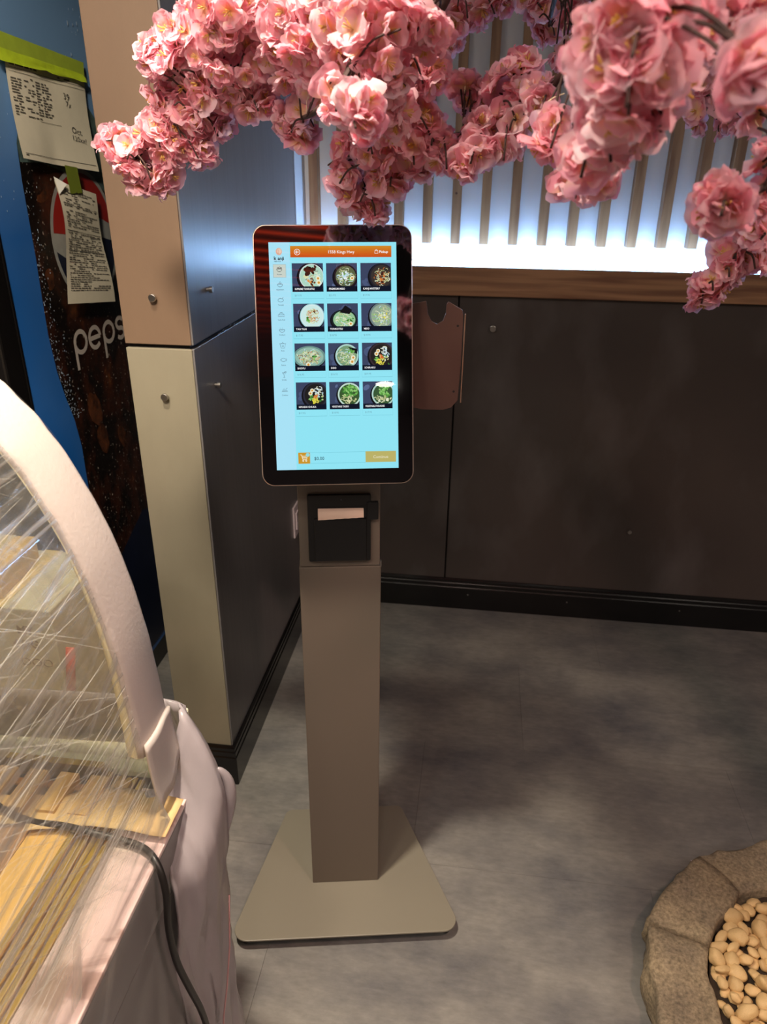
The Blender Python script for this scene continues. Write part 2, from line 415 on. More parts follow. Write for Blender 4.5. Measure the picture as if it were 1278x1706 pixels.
def cola_mat():
    m = mat('print_cola', s2l(30, 18, 14), .3); nt = m.node_tree; b = nt.nodes['Principled BSDF']
    tc = nt.nodes.new('ShaderNodeTexCoord'); n = nt.nodes.new('ShaderNodeTexNoise'); n.inputs['Scale'].default_value = 7; n.inputs['Detail'].default_value = 6; n.inputs['Roughness'].default_value = .7
    mp = nt.nodes.new('ShaderNodeMapping'); mp.inputs['Scale'].default_value = (1, 1.3, .8); nt.links.new(tc.outputs['Object'], mp.inputs[0]); nt.links.new(mp.outputs[0], n.inputs[0])
    r = nt.nodes.new('ShaderNodeValToRGB'); e = r.color_ramp.elements
    e[0].position = .45; e[0].color = (*s2l(22, 16, 14), 1); e[1].position = .86; e[1].color = (*s2l(170, 104, 50), 1)
    k = e.new(.62); k.color = (*s2l(66, 34, 22), 1)
    nt.links.new(n.outputs[0], r.inputs[0])
    v = nt.nodes.new('ShaderNodeTexNoise'); v.inputs['Scale'].default_value = 110; v.inputs['Detail'].default_value = 2; nt.links.new(tc.outputs['Object'], v.inputs[0])
    r2 = nt.nodes.new('ShaderNodeValToRGB'); e = r2.color_ramp.elements; e[0].position = .66; e[0].color = (0, 0, 0, 1); e[1].position = .74; e[1].color = (.45, .38, .32, 1)
    nt.links.new(v.outputs[0], r2.inputs[0])
    mx = nt.nodes.new('ShaderNodeMix'); mx.data_type = 'RGBA'; mx.blend_type = 'ADD'; mx.inputs[0].default_value = 1
    nt.links.new(r.outputs[0], mx.inputs[6]); nt.links.new(r2.outputs[0], mx.inputs[7]); nt.links.new(mx.outputs[2], b.inputs['Base Color']); return m
M_cola = cola_mat()
M_glassgreen = mat('print_bottle_glass', s2l(84, 104, 100), .3, var=.5, vscale=30)
M_vblack = mat('cooler_black', s2l(15, 13, 13), .35)
M_red = mat('print_red', s2l(148, 34, 30), .35)
M_navy = mat('print_navy', s2l(18, 26, 50), .35, var=.3, vscale=5)
M_silver = mat('print_silver', s2l(150, 152, 148), .4, var=.12, vscale=20)
M_drop = mat('print_drop', s2l(190, 212, 235), .3)
M_letter = mat('print_letter', s2l(196, 186, 178), .4)
vm = thing('beverage_cooler', 'tall blue beverage cooler with a giant cola bottle printed on its side', 'cooler', (-1.4, 2.05, 0))
def vb(mb, name, parent=vm, **k):
    o = mb.build(name, parent, **k)
    o.matrix_parent_inverse = Matrix.Translation((1.4, -2.05, 0)) if parent is vm else Matrix.Identity(4)
    return o
vb(MB().box(-1.76, VX-.004, 1.62, 2.52, .10, 2.15, M_vblack), 'cabinet')
vb(MB().box(-1.74, VX-.012, 1.66, 2.50, 0, .10, M_vblack), 'kick_plate')
vb(MB().box(-1.76, VX+.001, 1.545, 1.616, .10, 2.15, M_vblack), 'door', bevel=.006)
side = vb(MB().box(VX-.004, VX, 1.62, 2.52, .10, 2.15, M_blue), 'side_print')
vb(MB().box(VX-.01, VX+.002, 1.616, 1.622, .1, 2.15, M_vblack), 'edge_strip')
bot = [(1.80, .20), (1.80, .60), (1.805, .95), (1.792, 1.03), (1.768, 1.10), (1.750, 1.17), (1.740, 1.265), (1.742, 1.36), (1.746, 1.45), (1.746, 1.62), (1.752, 1.70), (1.775, 1.745), (1.83, 1.79), (1.90, 1.83), (1.93, 1.86)]
bot_p = [p for p in bot]+[(3.95-p[0], p[1]) for p in reversed(bot)]
bp = vb(MB().flat([(y, z) for y, z in reversed(bot_p)], FV, M_cola, .0008), 'bottle_print')
g = [(1.752, 1.66), (1.752, 1.70), (1.775, 1.745), (1.83, 1.79), (1.90, 1.83), (2.05, 1.83), (2.12, 1.79), (2.175, 1.745), (2.198, 1.70), (2.198, 1.56), (2.12, 1.60), (1.98, 1.63), (1.84, 1.66)]
vb(MB().flat(list(reversed(g)), FV, M_glassgreen, .0012), 'bottle_glass_print')
# lower blue black area of print under the bottle
vb(MB().flat([(1.62, .12), (2.5, .12), (2.5, .52), (2.1, .62), (1.62, .42)], FV, M_navy, .0016), 'lower_print')
# round emblem: ring, red top, navy bottom
GC = (2.000, 1.478); GR = .172
em = vb(MB().flat(circ(*GC, GR, 48), FV, M_silver, .0016), 'emblem')
def seg(a0, a1, r, n=24): return [(GC[0]+r*math.cos(math.radians(a0+(a1-a0)*k/n)), GC[1]+r*math.sin(math.radians(a0+(a1-a0)*k/n))) for k in range(n+1)]
top = seg(8, 172, GR*.93)+[(GC[0]-.07, GC[1]+.012), (GC[0]+.02, GC[1]+.055), (GC[0]+.09, GC[1]+.045)]
bo = seg(188, 352, GR*.93)+[(GC[0]+.09, GC[1]-.006), (GC[0]+.02, GC[1]-.048), (GC[0]-.07, GC[1]-.066)]
MB().flat(top, FV, M_red, .0022).build('emblem_top', em); MB().flat(bo, FV, M_navy, .0022).build('emblem_bottom', em)
# lettering
LW = .0125; XH = .0335
def arc(cx, cy, rx, ry, a0, a1, n=20): return [(cx+rx*math.cos(math.radians(a0+(a1-a0)*k/n)), cy+ry*math.sin(math.radians(a0+(a1-a0)*k/n))) for k in range(n+1)]
def letter(strokes):
    mb = MB()
    for j, st in enumerate(strokes):
        for q in ribbon(st, LW): mb.flat(q, FV, M_letter, .0024+.0002*j)
    return vb(mb, 'letter')
ZB = 1.2205
letter([arc(1.885, ZB, .0305, XH-.006, 0, 360, 28), [(1.8545, ZB+.006), (1.8545, 1.150)]])
letter([arc(1.9635, ZB-.0035, .0305, XH-.006, 0, 318, 26), [(1.934, ZB-.0035), (1.994, ZB-.0035)]])
letter([arc(2.047, ZB-.004, .0305, XH-.006, 0, 360, 28), [(2.0165, ZB+.004), (2.0165, 1.147)]])
letter([arc(2.119, ZB+.0085, .021, .0150, 20, 265, 16)+arc(2.119, ZB-.0205, .022, .0145, 90, -150, 16)])
letter([[(2.165, ZB-.036), (2.165, ZB+.026)], [(2.165, ZB+.040), (2.165, ZB+.052)]])
mb = MB(); rd = random.Random(3)
for k in range(70):
    y, z = rd.uniform(2.02, 2.30), rd.uniform(1.72, 2.02); r = rd.uniform(.0008, .003)
    if 1.75 < y < 2.2 and z < 1.80: continue
    mb.flat(circ(y, z, r, 7, r*rd.uniform(1, 2.2)), FV, M_drop, .002)
for k in range(30):
    y, z = rd.uniform(1.64, 1.78), rd.uniform(1.55, 1.95); r = rd.uniform(.0006, .0014)
    mb.flat(circ(y, z, r, 6, r*1.8), FV, M_drop, .002)
for k in range(230):
    i = rd.uniform(3, 8.99); a, b_ = bot[int(i)], bot[int(i)+1]; t = i-int(i)
    y, z = a[0]+(b_[0]-a[0])*t+abs(rd.gauss(.004, .025)), a[1]+(b_[1]-a[1])*t; r = rd.uniform(.0006, .0020)
    mb.flat(circ(y, z, r, 6, r*rd.uniform(.8, 1.6)), FV, M_drop, .0024)
o = vb(mb, 'water_droplets', kind='stuff')
# dirty amber bubbles patches of the cola print
M_amber = mat('print_amber', s2l(30, 18, 14), .4, var=.5, vscale=34, col2=s2l(104, 58, 32))
mb = MB()
for cy, cz, ry, rz, ro in ((1.905, 1.025, .035, .052, .5), (1.925, .93, .03, .05, .2), (2.04, .90, .022, .04, .4), (1.79, 1.395, .018, .028, 0), (1.90, 1.31, .05, .032, .2), (2.24, .84, .03, .045, .1), (2.2, .69, .06, .04, .3), (1.82, 1.585, .03, .012, .3)):
    pts = circ(cy, cz, ry, 22, rz, ro); pts = [(p[0]+.010*noise.noise((p[0]*40, p[1]*40, 1)), p[1]+.012*noise.noise((p[0]*40, p[1]*40, 5))) for p in pts]
    mb.flat(pts, FV, M_amber, .0013)
vb(mb, 'bubble_print', kind='stuff')

# ------------------------------------------------------------------ papers taped on the cooler
M_tape = mat('lime_tape', s2l(168, 190, 62), .55, var=.08, vscale=30)
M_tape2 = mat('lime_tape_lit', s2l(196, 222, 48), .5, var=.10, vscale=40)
M_tape3 = mat('olive_tape', s2l(120, 134, 44), .5)
def sheet(name, label, corners, curl, nu=14, nv=10):
    """corners TL TR BR BL as (y, z); curl(s, t) -> distance from the cooler side"""
    TL, TR, BR, BL = corners
    def P(s, t):
        y = (TL[0]*(1-s)+TR[0]*s)*(1-t)+(BL[0]*(1-s)+BR[0]*s)*t
        z = (TL[1]*(1-s)+TR[1]*s)*(1-t)+(BL[1]*(1-s)+BR[1]*s)*t
        return y, z, curl(s, t)
    root = thing(name, label, 'paper', (VX, P(.5, 0)[0], P(.5, 0)[1]))
    inv = Matrix.Translation((-VX, -P(.5, 0)[0], -P(.5, 0)[1]))
    def fn(s, t, e=0): y, z, w = P(s, t); return (VX+.004+w+e, y, z)
    o = MB().grid(lambda s, t: fn(s, t), nu, nv, M_paper).build('sheet', root, smooth=True); o.matrix_parent_inverse = inv
    return root, inv, fn
def bars(mb, fn, rows, m):
    for s0, s1, t, h in rows:
        n = max(1, int((s1-s0)*14))
        for k in range(n):
            a, b = s0+(s1-s0)*k/n, s0+(s1-s0)*(k+1)/n
            mb.add([fn(a, t+h, .0012), fn(b, t+h, .0012), fn(b, t, .0012), fn(a, t, .0012)], [(0, 1, 2, 3)], m)
def words(mb, fn, rd, s0, s1, t, h, fill=.8):
    s = s0
    while s < s1-.02:
        l = min(rd.uniform(.02, .09), s1-s)
        if rd.random() < fill: bars(mb, fn, [(s, s+l, t, h)], M_ink)
        s += l+.012
def scribble(mb, fn, pts, w, m):
    for q in ribbon(pts, w): mb.add([fn(p[0], p[1], .0015) for p in q], [(3, 2, 1, 0)], m)
rd = random.Random(11)
cur1 = lambda s, t: .004+.020*t*t*abs(2*s-.9)+.007*math.sin(3.0*s+.5)*t+.004*math.sin(9*s)*max(0, 1-3*t)
pr, inv, fn = sheet('taped_sheet', 'larger cream printed sheet under the wide strip of lime tape on the blue cooler', [(1.752, 1.872), (2.098, 1.862), (2.074, 1.640), (1.722, 1.668)], cur1)
mb = MB()
for t in (.10, .135): bars(mb, fn, [(.02, .98, t, .004)], M_ink)
words(mb, fn, rd, .03, .35, .06, .018); words(mb, fn, rd, .62, .78, .07, .014)
for i in range(15):
    t = .17+i*.027
    words(mb, fn, rd, .03, .14, t, .012, .9); words(mb, fn, rd, .17, .30, t, .012, .55)
    if i < 13: words(mb, fn, rd, .31, .37, t+.012, .013, .95); words(mb, fn, rd, .385, .50, t+.012, .013, .8)
bars(mb, fn, [(.31, .58, .575, .004)], M_ink); words(mb, fn, rd, .31, .38, .545, .012); words(mb, fn, rd, .31, .40, .625, .012)
bars(mb, fn, [(.04, .97, .935, .005)], M_ink); words(mb, fn, rd, .04, .10, .95, .010)
o = mb.build('print', pr, kind='stuff'); o.matrix_parent_inverse = inv
mb = MB()
def hand(txt, s, t, size):
    vs, fs = text_polys(txt, size)
    mb.add([fn(s+v[0], t-v[1]*1.1+v[0]*.08, .0015) for v in vs], fs, M_ink)
for args in (('39', .66, .28, .085), ('7x', .68, .355, .075), ('Oct.', .71, .62, .085), ('120xx?', .70, .70, .072)):
    mb = MB(); hand(*args); o = mb.build('handwriting', pr, kind='stuff'); o.matrix_parent_inverse = inv
def tape_quad(name, parent, inv, pts, m, w0, nu=12, ruff=.0015):
    TL, TR, BR, BL = pts
    def f(s, t):
        y = (TL[0]*(1-s)+TR[0]*s)*(1-t)+(BL[0]*(1-s)+BR[0]*s)*t; z = (TL[1]*(1-s)+TR[1]*s)*(1-t)+(BL[1]*(1-s)+BR[1]*s)*t
        return (VX+w0+.004*t+ruff*noise.noise((s*9, t*4, w0*100)), y, z+.005*noise.noise((s*7, t*3, 2))*(t if name != 'x' else 0))
    o = MB().grid(f, nu, 4, m).build(name, parent, smooth=True); o.matrix_parent_inverse = inv; return o
tape_quad('tape_strip', pr, inv, [(1.70, 1.918), (2.104, 1.897), (2.088, 1.853), (1.70, 1.868)], M_tape, .0105)
tape_quad('tape_strip', pr, inv, [(1.70, 1.884), (2.084, 1.868), (2.090, 1.851), (1.70, 1.858)], M_tape2, .0155, ruff=.004)
cur2 = lambda s, t: .014+.016*math.sin(math.pi*t)*(1-s)+.012*t+.004*math.sin(7*t+2*s)
pr2, inv, fn = sheet('taped_receipt', 'long narrow printed receipt hanging from a short olive tape tab on the cooler', [(1.855, 1.622), (2.050, 1.585), (2.055, 1.302), (1.800, 1.335)], cur2)
mb = MB(); t = .06
for i in range(46):
    t = .05+i*.0185
    if i in (8, 17): continue
    words(mb, fn, rd, .06+.01*rd.random(), rd.choice((.93, .94, .94, .94, .7, .5)), t, .0075, .82 if i > 18 else .7)
bars(mb, fn, [(.05, .96, .385, .004), (.05, .96, .545, .004), (.05, .95, .17, .003)], M_ink)
o = mb.build('print', pr2, kind='stuff'); o.matrix_parent_inverse = inv
mb = MB(); scribble(mb, fn, [(.66, .42), (.74, .50), (.93, .41), (.66, .42)], .008, M_ink)
o = mb.build('pen_mark', pr2); o.matrix_parent_inverse = inv
tape_quad('tape_strip', pr2, inv, [(1.905, 1.655), (1.965, 1.650), (1.965, 1.590), (1.905, 1.590)], M_tape3, .024, 6)
# folded corner
o = MB().add([(VX+.022, 1.848, 1.630), (VX+.034, 1.885, 1.612), (VX+.030, 1.850, 1.590)], [(2, 1, 0)], mat('paper_bright', s2l(248, 246, 236), .8)).build('folded_corner', pr2); o.matrix_parent_inverse = inv

# ================================================================== SELF-ORDER KIOSK
KO = Vector((-.2455, 1.2615, 0)); KA = math.radians(10.9)
ki = thing('self_order_kiosk', 'taupe metal self-order kiosk with a lit menu screen standing in the middle', 'kiosk', KO, KA)
M_taupe = mat('taupe_powder_coat', s2l(109, 98, 88), .42, bump=.01, bscale=400)
M_taupe_b = mat('base_powder_coat', s2l(128, 123, 110), .38, bump=.01, bscale=400)
M_bezel_rim = mat('silver_rim', s2l(214, 190, 176), .28, .85)
M_bezel = mat('black_glass_border', s2l(7, 6, 8), .04, spec=1.0, ior=1.9)
M_plas = mat('matte_black_plastic', s2l(14, 14, 16), .45)
M_plas2 = mat('gloss_black_plastic', s2l(12, 12, 15), .3)
# base plate: a trapezoid with rounded corners, resting on glides
def round_poly(P, R, n=7):
    out = []
    m = len(P)
    for i in range(m):
        a, b, c = Vector(P[i-1]), Vector(P[i]), Vector(P[(i+1) % m]); u = (a-b).normalized(); v = (c-b).normalized()
        ang = u.angle(v); d = R[i]/math.tan(ang/2); cen = b+(u+v).normalized()*(R[i]/math.sin(ang/2))
        p0, p1 = b+u*d, b+v*d
        a0 = math.atan2(p0.y-cen.y, p0.x-cen.x); a1 = math.atan2(p1.y-cen.y, p1.x-cen.x)
        while a1-a0 > math.pi: a1 -= 2*math.pi
        while a1-a0 < -math.pi: a1 += 2*math.pi
        out += [(cen.x+R[i]*math.cos(a0+(a1-a0)*k/n), cen.y+R[i]*math.sin(a0+(a1-a0)*k/n)) for k in range(n+1)]
    return out
base = [(-.272, -.145), (.272, -.145), (.158, .236), (-.158, .236)]
MB().prism(round_poly(base, (.032, .032, .02, .02)), XYZ, M_taupe_b, .0305, .0355).build('base_plate', ki, bevel=.0012)
for gx, gy in ((-.236, -.115), (.236, -.115), (.135, .21), (-.135, .21)):
    MB().disc((gx, gy, 0), .011, .020, (0, 0, 1), M_plas, 16).disc((gx, gy, .020), .016, .0105, (0, 0, 1), M_chrome, 18, .011).build('levelling_foot', ki)
# column
MB().box(-.0815, .0815, 0, .080, .0355, .934, M_taupe).build('column', ki, bevel=.0018)
hs = MB().box(-.0790, .0790, .0016, .079, .9352, 1.225, M_taupe).build('printer_housing', ki, bevel=.0015)
# small bright cover latches where the lower cover meets
MB().box(.0808, .0822, .004, .010, .930, .944, M_steel).build('cover_clip', ki)
# printer with paper slot
pt = MB(); pt.prism(rrect(.121, .142, .003, 3, 0, 1.0215), lambda u, v, w: (u, w, v), M_plas, .0016, -.006)
prn = pt.build('receipt_printer', ki, bevel=.001)
MB().prism(rrect(.100, .092, .003, 3, .002, .9985), lambda u, v, w: (u, w, v), M_plas2, -.006, -.0095).build('printer_door', prn, bevel=.0008)
MB().prism(rrect(.022, .036, .002, 3, .064, 1.059), lambda u, v, w: (u, w, v), M_plas, .0016, -.0085).build('door_latch', prn, bevel=.0008)
MB().prism(rrect(.092, .005, .001, 2, .003, 1.0655), lambda u, v, w: (u, w, v), M_dark, -.0055, -.0068).build('paper_slot', prn)
MB().disc((.004, -.0062, 1.083), .0014, .0006, (0, -1, 0), mat('led_off', s2l(70, 66, 80), .3), 8).build('status_light', prn)
M_rc = mat('receipt_paper', s2l(224, 190, 172), .7)
def rc(s, t):
    x = -.0405+.087*s; z = 1.0655-(.0215-.0065*s+.0012*math.sin(s*40)*.3)*t
    return (x, -.0068-.016*t*(1-.45*t)*1.0-.004*t*(s-.5), z)
MB().grid(rc, 12, 6, M_rc).build('receipt_stub', prn, smooth=True)
# payment terminal bracket on the right behind the screen
M_brk = mat('bracket_coat_reflected_red', s2l(88, 64, 58), .40)  # taupe coat with the warm red reflection mixed into its colour
br = [(.100, 1.250), (.142, 1.2495), (.158, 1.246), (.197, 1.2445), (.212, 1.249), (.224, 1.263), (.2265, 1.340), (.226, 1.418), (.224, 1.428), (.199, 1.442), (.1955, 1.438), (.195, 1.422), (.190, 1.409), (.180, 1.403), (.170, 1.408), (.163, 1.420), (.159, 1.443), (.136, 1.439), (.100, 1.432)]
bk = MB().prism(br, lambda u, v, w: (u, w, v), M_brk, .040, .037).build('terminal_bracket', ki, bevel=.0006)
fl = [(.0372, 1.258), (.0372, 1.420), (.046, 1.420), (.062, 1.408), (.068, 1.392), (.066, 1.280), (.055, 1.262)]
MB().prism(fl, lambda u, v, w: (.2285+w+(u-.037)*.15, u, v), mat('bracket_edge', s2l(134, 106, 88), .35), .0022, 0).build('flange', bk, bevel=.0005)
for bx, bz in ((.217, 1.400), (.2155, 1.280)):
    MB().disc((bx, .0370, bz), .0022, .0005, (0, -1, 0), M_dark, 10).build('screw_hole', bk)
MB().box(-.06, .14, .0405, .052, 1.27, 1.40, M_taupe).build('bracket_arm', ki)

# ---- tilted screen: local frame (x right, y up the screen, z towards the viewer), millimetres -> metres
T = .27; RO = .0075
SX = Vector((1, 0, 0)); SY = Vector((0, math.sin(T), math.cos(T))); SZ = SX.cross(SY)
SX, SY = SX*math.cos(RO)+SY*math.sin(RO), SY*math.cos(RO)-SX*math.sin(RO)
SO = Vector((-.0017, -.0114, 1.354))
def SM(u, v, w): return SO+SX*(u/1000)+SY*(v/1000)+SZ*(w/1000)
W_, H_ = 269.6, 442.5
MB().prism(rrect(W_, H_, 22, 8), SM, M_bezel_rim, -9, -.4).build('screen_frame', ki, bevel=.0012)
MB().prism(rrect(W_-3.4, H_-3.4, 20.5, 8), SM, M_bezel, -8, 0).build('screen_glass_border', ki)
MB().prism(rrect(W_-26, H_-40, 14, 5), SM, M_plas, -36, -9).build('screen_back', ki, bevel=.004)
disp = MB().flat([(-108.3, -193), (107.6, -193), (107.6, 192.5), (-108.3, 192.5)], SM, ui(148, 232, 248), .15).build('display', ki)
# display background: pale navigation column and pale top glow of the panel
mb = MB()
mb.flat([(-108.3, -193), (-73.5, -193), (-73.5, 192.5), (-108.3, 192.5)], SM, ui(172, 230, 250), .20)
mb.build('navigation_column', disp)
UI = 0.30
WHITE = ui(250, 250, 250); GREY = ui(96, 118, 132); LGREY = ui(112, 160, 174); DARKT = ui(40, 60, 74)
def uimesh(name): return MB()
# header bar
mb = MB()
for k in range(6):
    a, b_ = 168+k*3.08, 168+(k+1)*3.08
    c = ((206, 84, 28), (208, 94, 28), (209, 104, 29), (210, 114, 32), (211, 126, 34), (212, 138, 38))[k]
    mb.flat([(-72.3, a), (99.1, a), (99.1, b_), (-72.3, b_)], SM, ui(*c), UI)
hd = mb.build('header_bar', disp)
mb = MB()
add_text(mb, '1558 Kings Hwy', 13.4, 174.4, 6.9, SM, WHITE, UI+.1, 'CENTER', .05)
mb.build('header_title', disp, kind='stuff'); mb = MB()
add_text(mb, 'Pickup', 78.2, 174.8, 5.8, SM, WHITE, UI+.1, 'LEFT', .12)
mb.build('pickup_label', disp, kind='stuff')
mb = MB()
for q in ribbon(arc(-60.7, 176.6, 4.6, 4.6, 0, 360, 28), .9): mb.flat(q, SM, WHITE, UI+.1)
for pl in ([(-57.9, 176.6), (-63.2, 176.6)], [(-60.6, 179.0), (-63.3, 176.6), (-60.6, 174.2)]):
    for q in ribbon(pl, 1.0): mb.flat(q, SM, WHITE, UI+.12)
mb.build('back_button', disp)
mb = MB()
for pl in ([(70.6, 174.2), (76.4, 174.2), (76.0, 178.4), (71.0, 178.4), (70.6, 174.2)], arc(73.5, 178.4, 1.5, 2.0, 0, 180, 10)):
    for q in ribbon(pl, .7): mb.flat(q, SM, WHITE, UI+.1)
mb.build('bag_icon', disp)
# logo
mb = MB()
mb.flat(circ(-91.3, 177.6, 5.3, 24, 5.9), SM, ui(226, 176, 158), UI); mb.flat(circ(-90.6, 178.4, 3.6, 18, 4.2), SM, ui(236, 206, 186), UI+.05)
for q in ribbon([(-93, 173.4), (-91.6, 177), (-92.4, 180.6)], .6): mb.flat(q, SM, ui(200, 140, 120), UI+.1)
ink = ui(22, 22, 34)
add_text(mb, 'k', -100.2, 163.9, 8.2, SM, ink, UI+.1, 'LEFT', .22)
add_text(mb, 'anji', -93.6, 163.9, 7.8, SM, ink, UI+.1, 'LEFT', .20)
add_text(mb, 'RAMEN HOUSE', -99.8, 160.7, 2.3, SM, ui(60, 66, 84), UI+.1, 'LEFT', .03, .72)
mb.build('logo', disp)
# navigation: selected tile and nine icons with captions
mb = MB(); mb.flat([(-101.8, 135.5), (-80.6, 135.5), (-80.6, 156.7), (-101.8, 156.7)], SM, ui(204, 214, 204), UI)
for q in ribbon([(-101.8, 135.5), (-80.6, 135.5), (-80.6, 156.7), (-101.8, 156.7), (-101.8, 135.5)], .5): mb.flat(q, SM, ui(130, 160, 164), UI+.05)
mb.build('selected_tile', disp)
def bowl_icon(cx, cy, s=1.0): return [arc(cx, cy, 4.6*s, 4.2*s, 180, 360, 12)+[(cx-4.6*s, cy)], [(cx-1.8*s, cy-4.4*s), (cx+1.8*s, cy-4.4*s)]]
def nav_icon(k, cx, cy):
    if k == 0: L = bowl_icon(cx, cy, 1.0)+[arc(cx-2.2, cy+1.6, 1.6, 1.3, 0, 360, 8), arc(cx+.6, cy+2.0, 1.5, 1.5, 0, 360, 8), arc(cx+3, cy+1.5, 1.2, 1.2, 0, 360, 8), [(cx-3, cy+.8), (cx+3.8, cy+.8)]]
    elif k == 1: L = bowl_icon(cx, cy, 1.0)+[[(cx, cy), (cx+.4, cy+5)], [(cx-3, cy+.5), (cx-1, cy+2.4), (cx+1, cy+.8), (cx+3.4, cy+2.4)]]
    elif k == 2: L = [arc(cx, cy-1, 4.8, 2.8, 0, 360, 14), [(cx-3.5, cy+1.2), (cx, cy+2.4), (cx+2, cy+1), (cx+4.5, cy+4)]]
    elif k == 3: L = [[(cx-5.4, cy-3), (cx+5.4, cy-3), (cx+5.4, cy), (cx-5.4, cy), (cx-5.4, cy-3)], [(cx-4, cy), (cx-2.6, cy+2.2), (cx+2.6, cy+2.2), (cx+4, cy)], [(cx-2, cy+3.6), (cx+2, cy+3.6)]]
    elif k == 4: L = bowl_icon(cx, cy, 1.05)+[[(cx-3.4, cy+2.2), (cx-2.6, cy+3)], [(cx, cy+2.2), (cx+.8, cy+3)], [(cx-4, cy-.8), (cx-2, cy+.4), (cx, cy-.8), (cx+2, cy+.4), (cx+4, cy-.8)]]
    elif k == 5: L = [[(cx-4.6, cy+3), (cx-3, cy-4.4), (cx+3, cy-4.4), (cx+4.6, cy+3), (cx-4.6, cy+3)], [(cx-5.6, cy+3), (cx+5.6, cy+3)], [(cx-2, cy+3), (cx, cy+5.4), (cx+2, cy+3)], [(cx-1, cy-2.4), (cx-1, cy+0.4)], [(cx+1, cy-2.4), (cx+1, cy+.4)]]
    elif k == 6: L = [arc(cx, cy, 4.2, 2.8, 20, 340, 14), [(cx+3.9, cy+1), (cx+5.6, cy+2.4), (cx+5.2, cy-2), (cx+3.9, cy-1)], [(cx-5.6, cy-.4), (cx-3.6, cy+1)]]
    elif k == 7: L = [[(cx-3, cy+3.5), (cx, cy-1.2), (cx+3, cy+3.5), (cx-3, cy+3.5)], [(cx, cy-1.2), (cx, cy-4.4)], [(cx-1.8, cy-4.4), (cx+1.8, cy-4.4)], arc(cx+2.6, cy+4.4, 1.3, 1.3, 0, 360, 8), [(cx-1, cy+1.4), (cx+1, cy+4.6)]]
    else: L = [[(cx-5.2, cy-2.4), (cx+5.2, cy-2.4)], [(cx-4.4, cy-1), (cx+4.4, cy-1)], [(cx-3.4, cy+.6), (cx-1.6, cy+2), (cx+.6, cy+.8)], [(cx+1.4, cy+.6), (cx+4.4, cy+3.6)]]
    return L
NAV = [('Ramen', 147.6), ('Appetizers', 122.7), ('Teriyaki', 97.4), ('Sushi Roll', 72.6), ('Donburi', 47.6), ('Boba', 20.9), ('Extras', -3.4), ('Drinks', -28.5), ('Combos', -54.8)]
for k, (nm, cy) in enumerate(NAV):
    mb = MB(); cx = -91.6+.3*k*.9
    for pl in nav_icon(k, cx, cy+1.6):
        for q in ribbon(pl, .62): mb.flat(q, SM, GREY if k else ui(60, 72, 72), UI+.1)
    add_text(mb, nm, cx, cy-8.2, 3.0, SM, GREY, UI+.1, 'CENTER', .03)
    mb.build('navigation_icon', disp)
# dish tiles
XS = [(-70.2, -17.8), (-12.2, 40.2), (46.2, 98.2)]; YS = [(111.6, 158.5), (45.0, 92.2), (-21.2, 25.8), (-87.6, -40.4)]
NAMES = [['SUPREME TONKOTSU', 'PREMIUM MISO', 'KANJI MYSTERY'], ['TAN TAN', 'TONKOTSU', 'MISO'], ['SHOYU', 'SHIO', 'ICHIRAKU'], ['HIYASHI CHUKA', 'VEGETABLE TASBO', 'VEGETABLE PARADISE']]
PRICES = [['$19.95', '$21.95', '$17.95'], ['$17.95', '$18.95', '$18.95'], ['$16.95', '$16.95', '$19.95'], ['$17.95', '$18.95', '$17.95']]
c_slate = [ui(76, 88, 122), ui(62, 70, 98), ui(92, 106, 142)]
c_noo = [ui(222, 224, 176), ui(200, 204, 150), ui(178, 184, 130), ui(232, 236, 206)]
c_grn = [ui(96, 164, 70), ui(60, 120, 48), ui(140, 200, 110)]
c_brn = [ui(70, 34, 26), ui(120, 66, 40), ui(44, 24, 22)]
c_org = [ui(206, 120, 60), ui(224, 150, 80)]
c_egg = (ui(240, 238, 214), ui(222, 180, 84)); c_wht = [ui(196, 226, 236), ui(226, 238, 240)]
c_yel = [ui(236, 226, 70), ui(214, 206, 90)]; c_nav = ui(20, 24, 40); c_blk = ui(24, 22, 26)
#        rim colour, inside colour, cx, cy, r (relative to the tile), ry, list of toppings (kind, count or position)
DISH = [[(ui(38, 28, 34), ui(176, 216, 196), 33, 25, 22.5, 1, 'nori eggs_r meat sprouts'), (ui(44, 30, 36), ui(92, 100, 70), 33, 25, 20, 1, 'noodles rounds egg_r'), (ui(40, 38, 46), ui(60, 52, 48), 36, 25, 21, 1, 'noodles2 meat')],
        [(ui(176, 224, 228), ui(206, 236, 232), 32, 26, 21, 1, 'small green_l'), (ui(30, 40, 40), ui(150, 196, 150), 29, 20, 22, .78, 'noodles noriup egg_r greens'), (ui(110, 128, 130), ui(150, 170, 150), 36, 26, 22, 1, 'noodles yellow')],
        [(ui(110, 146, 140), ui(150, 186, 170), 25, 24, 28, .66, 'noodles2 noodles egg_b greens'), (ui(176, 214, 208), ui(120, 156, 120), 32, 25, 20, 1, 'noodles nori_r eggs_r'), (ui(60, 48, 52), ui(40, 36, 34), 34, 25, 22, 1, 'whites eggs_l green_l yellow_b red')],
        [(ui(46, 46, 58), ui(36, 34, 34), 34, 25, 22, 1, 'whites eggs_l green_l yellow_b red'), (ui(196, 224, 210), ui(60, 90, 50), 35, 25, 20.5, 1, 'salad'), (ui(180, 214, 204), ui(60, 90, 56), 36, 25, 20.5, 1, 'salad')]]
rd = random.Random(5)
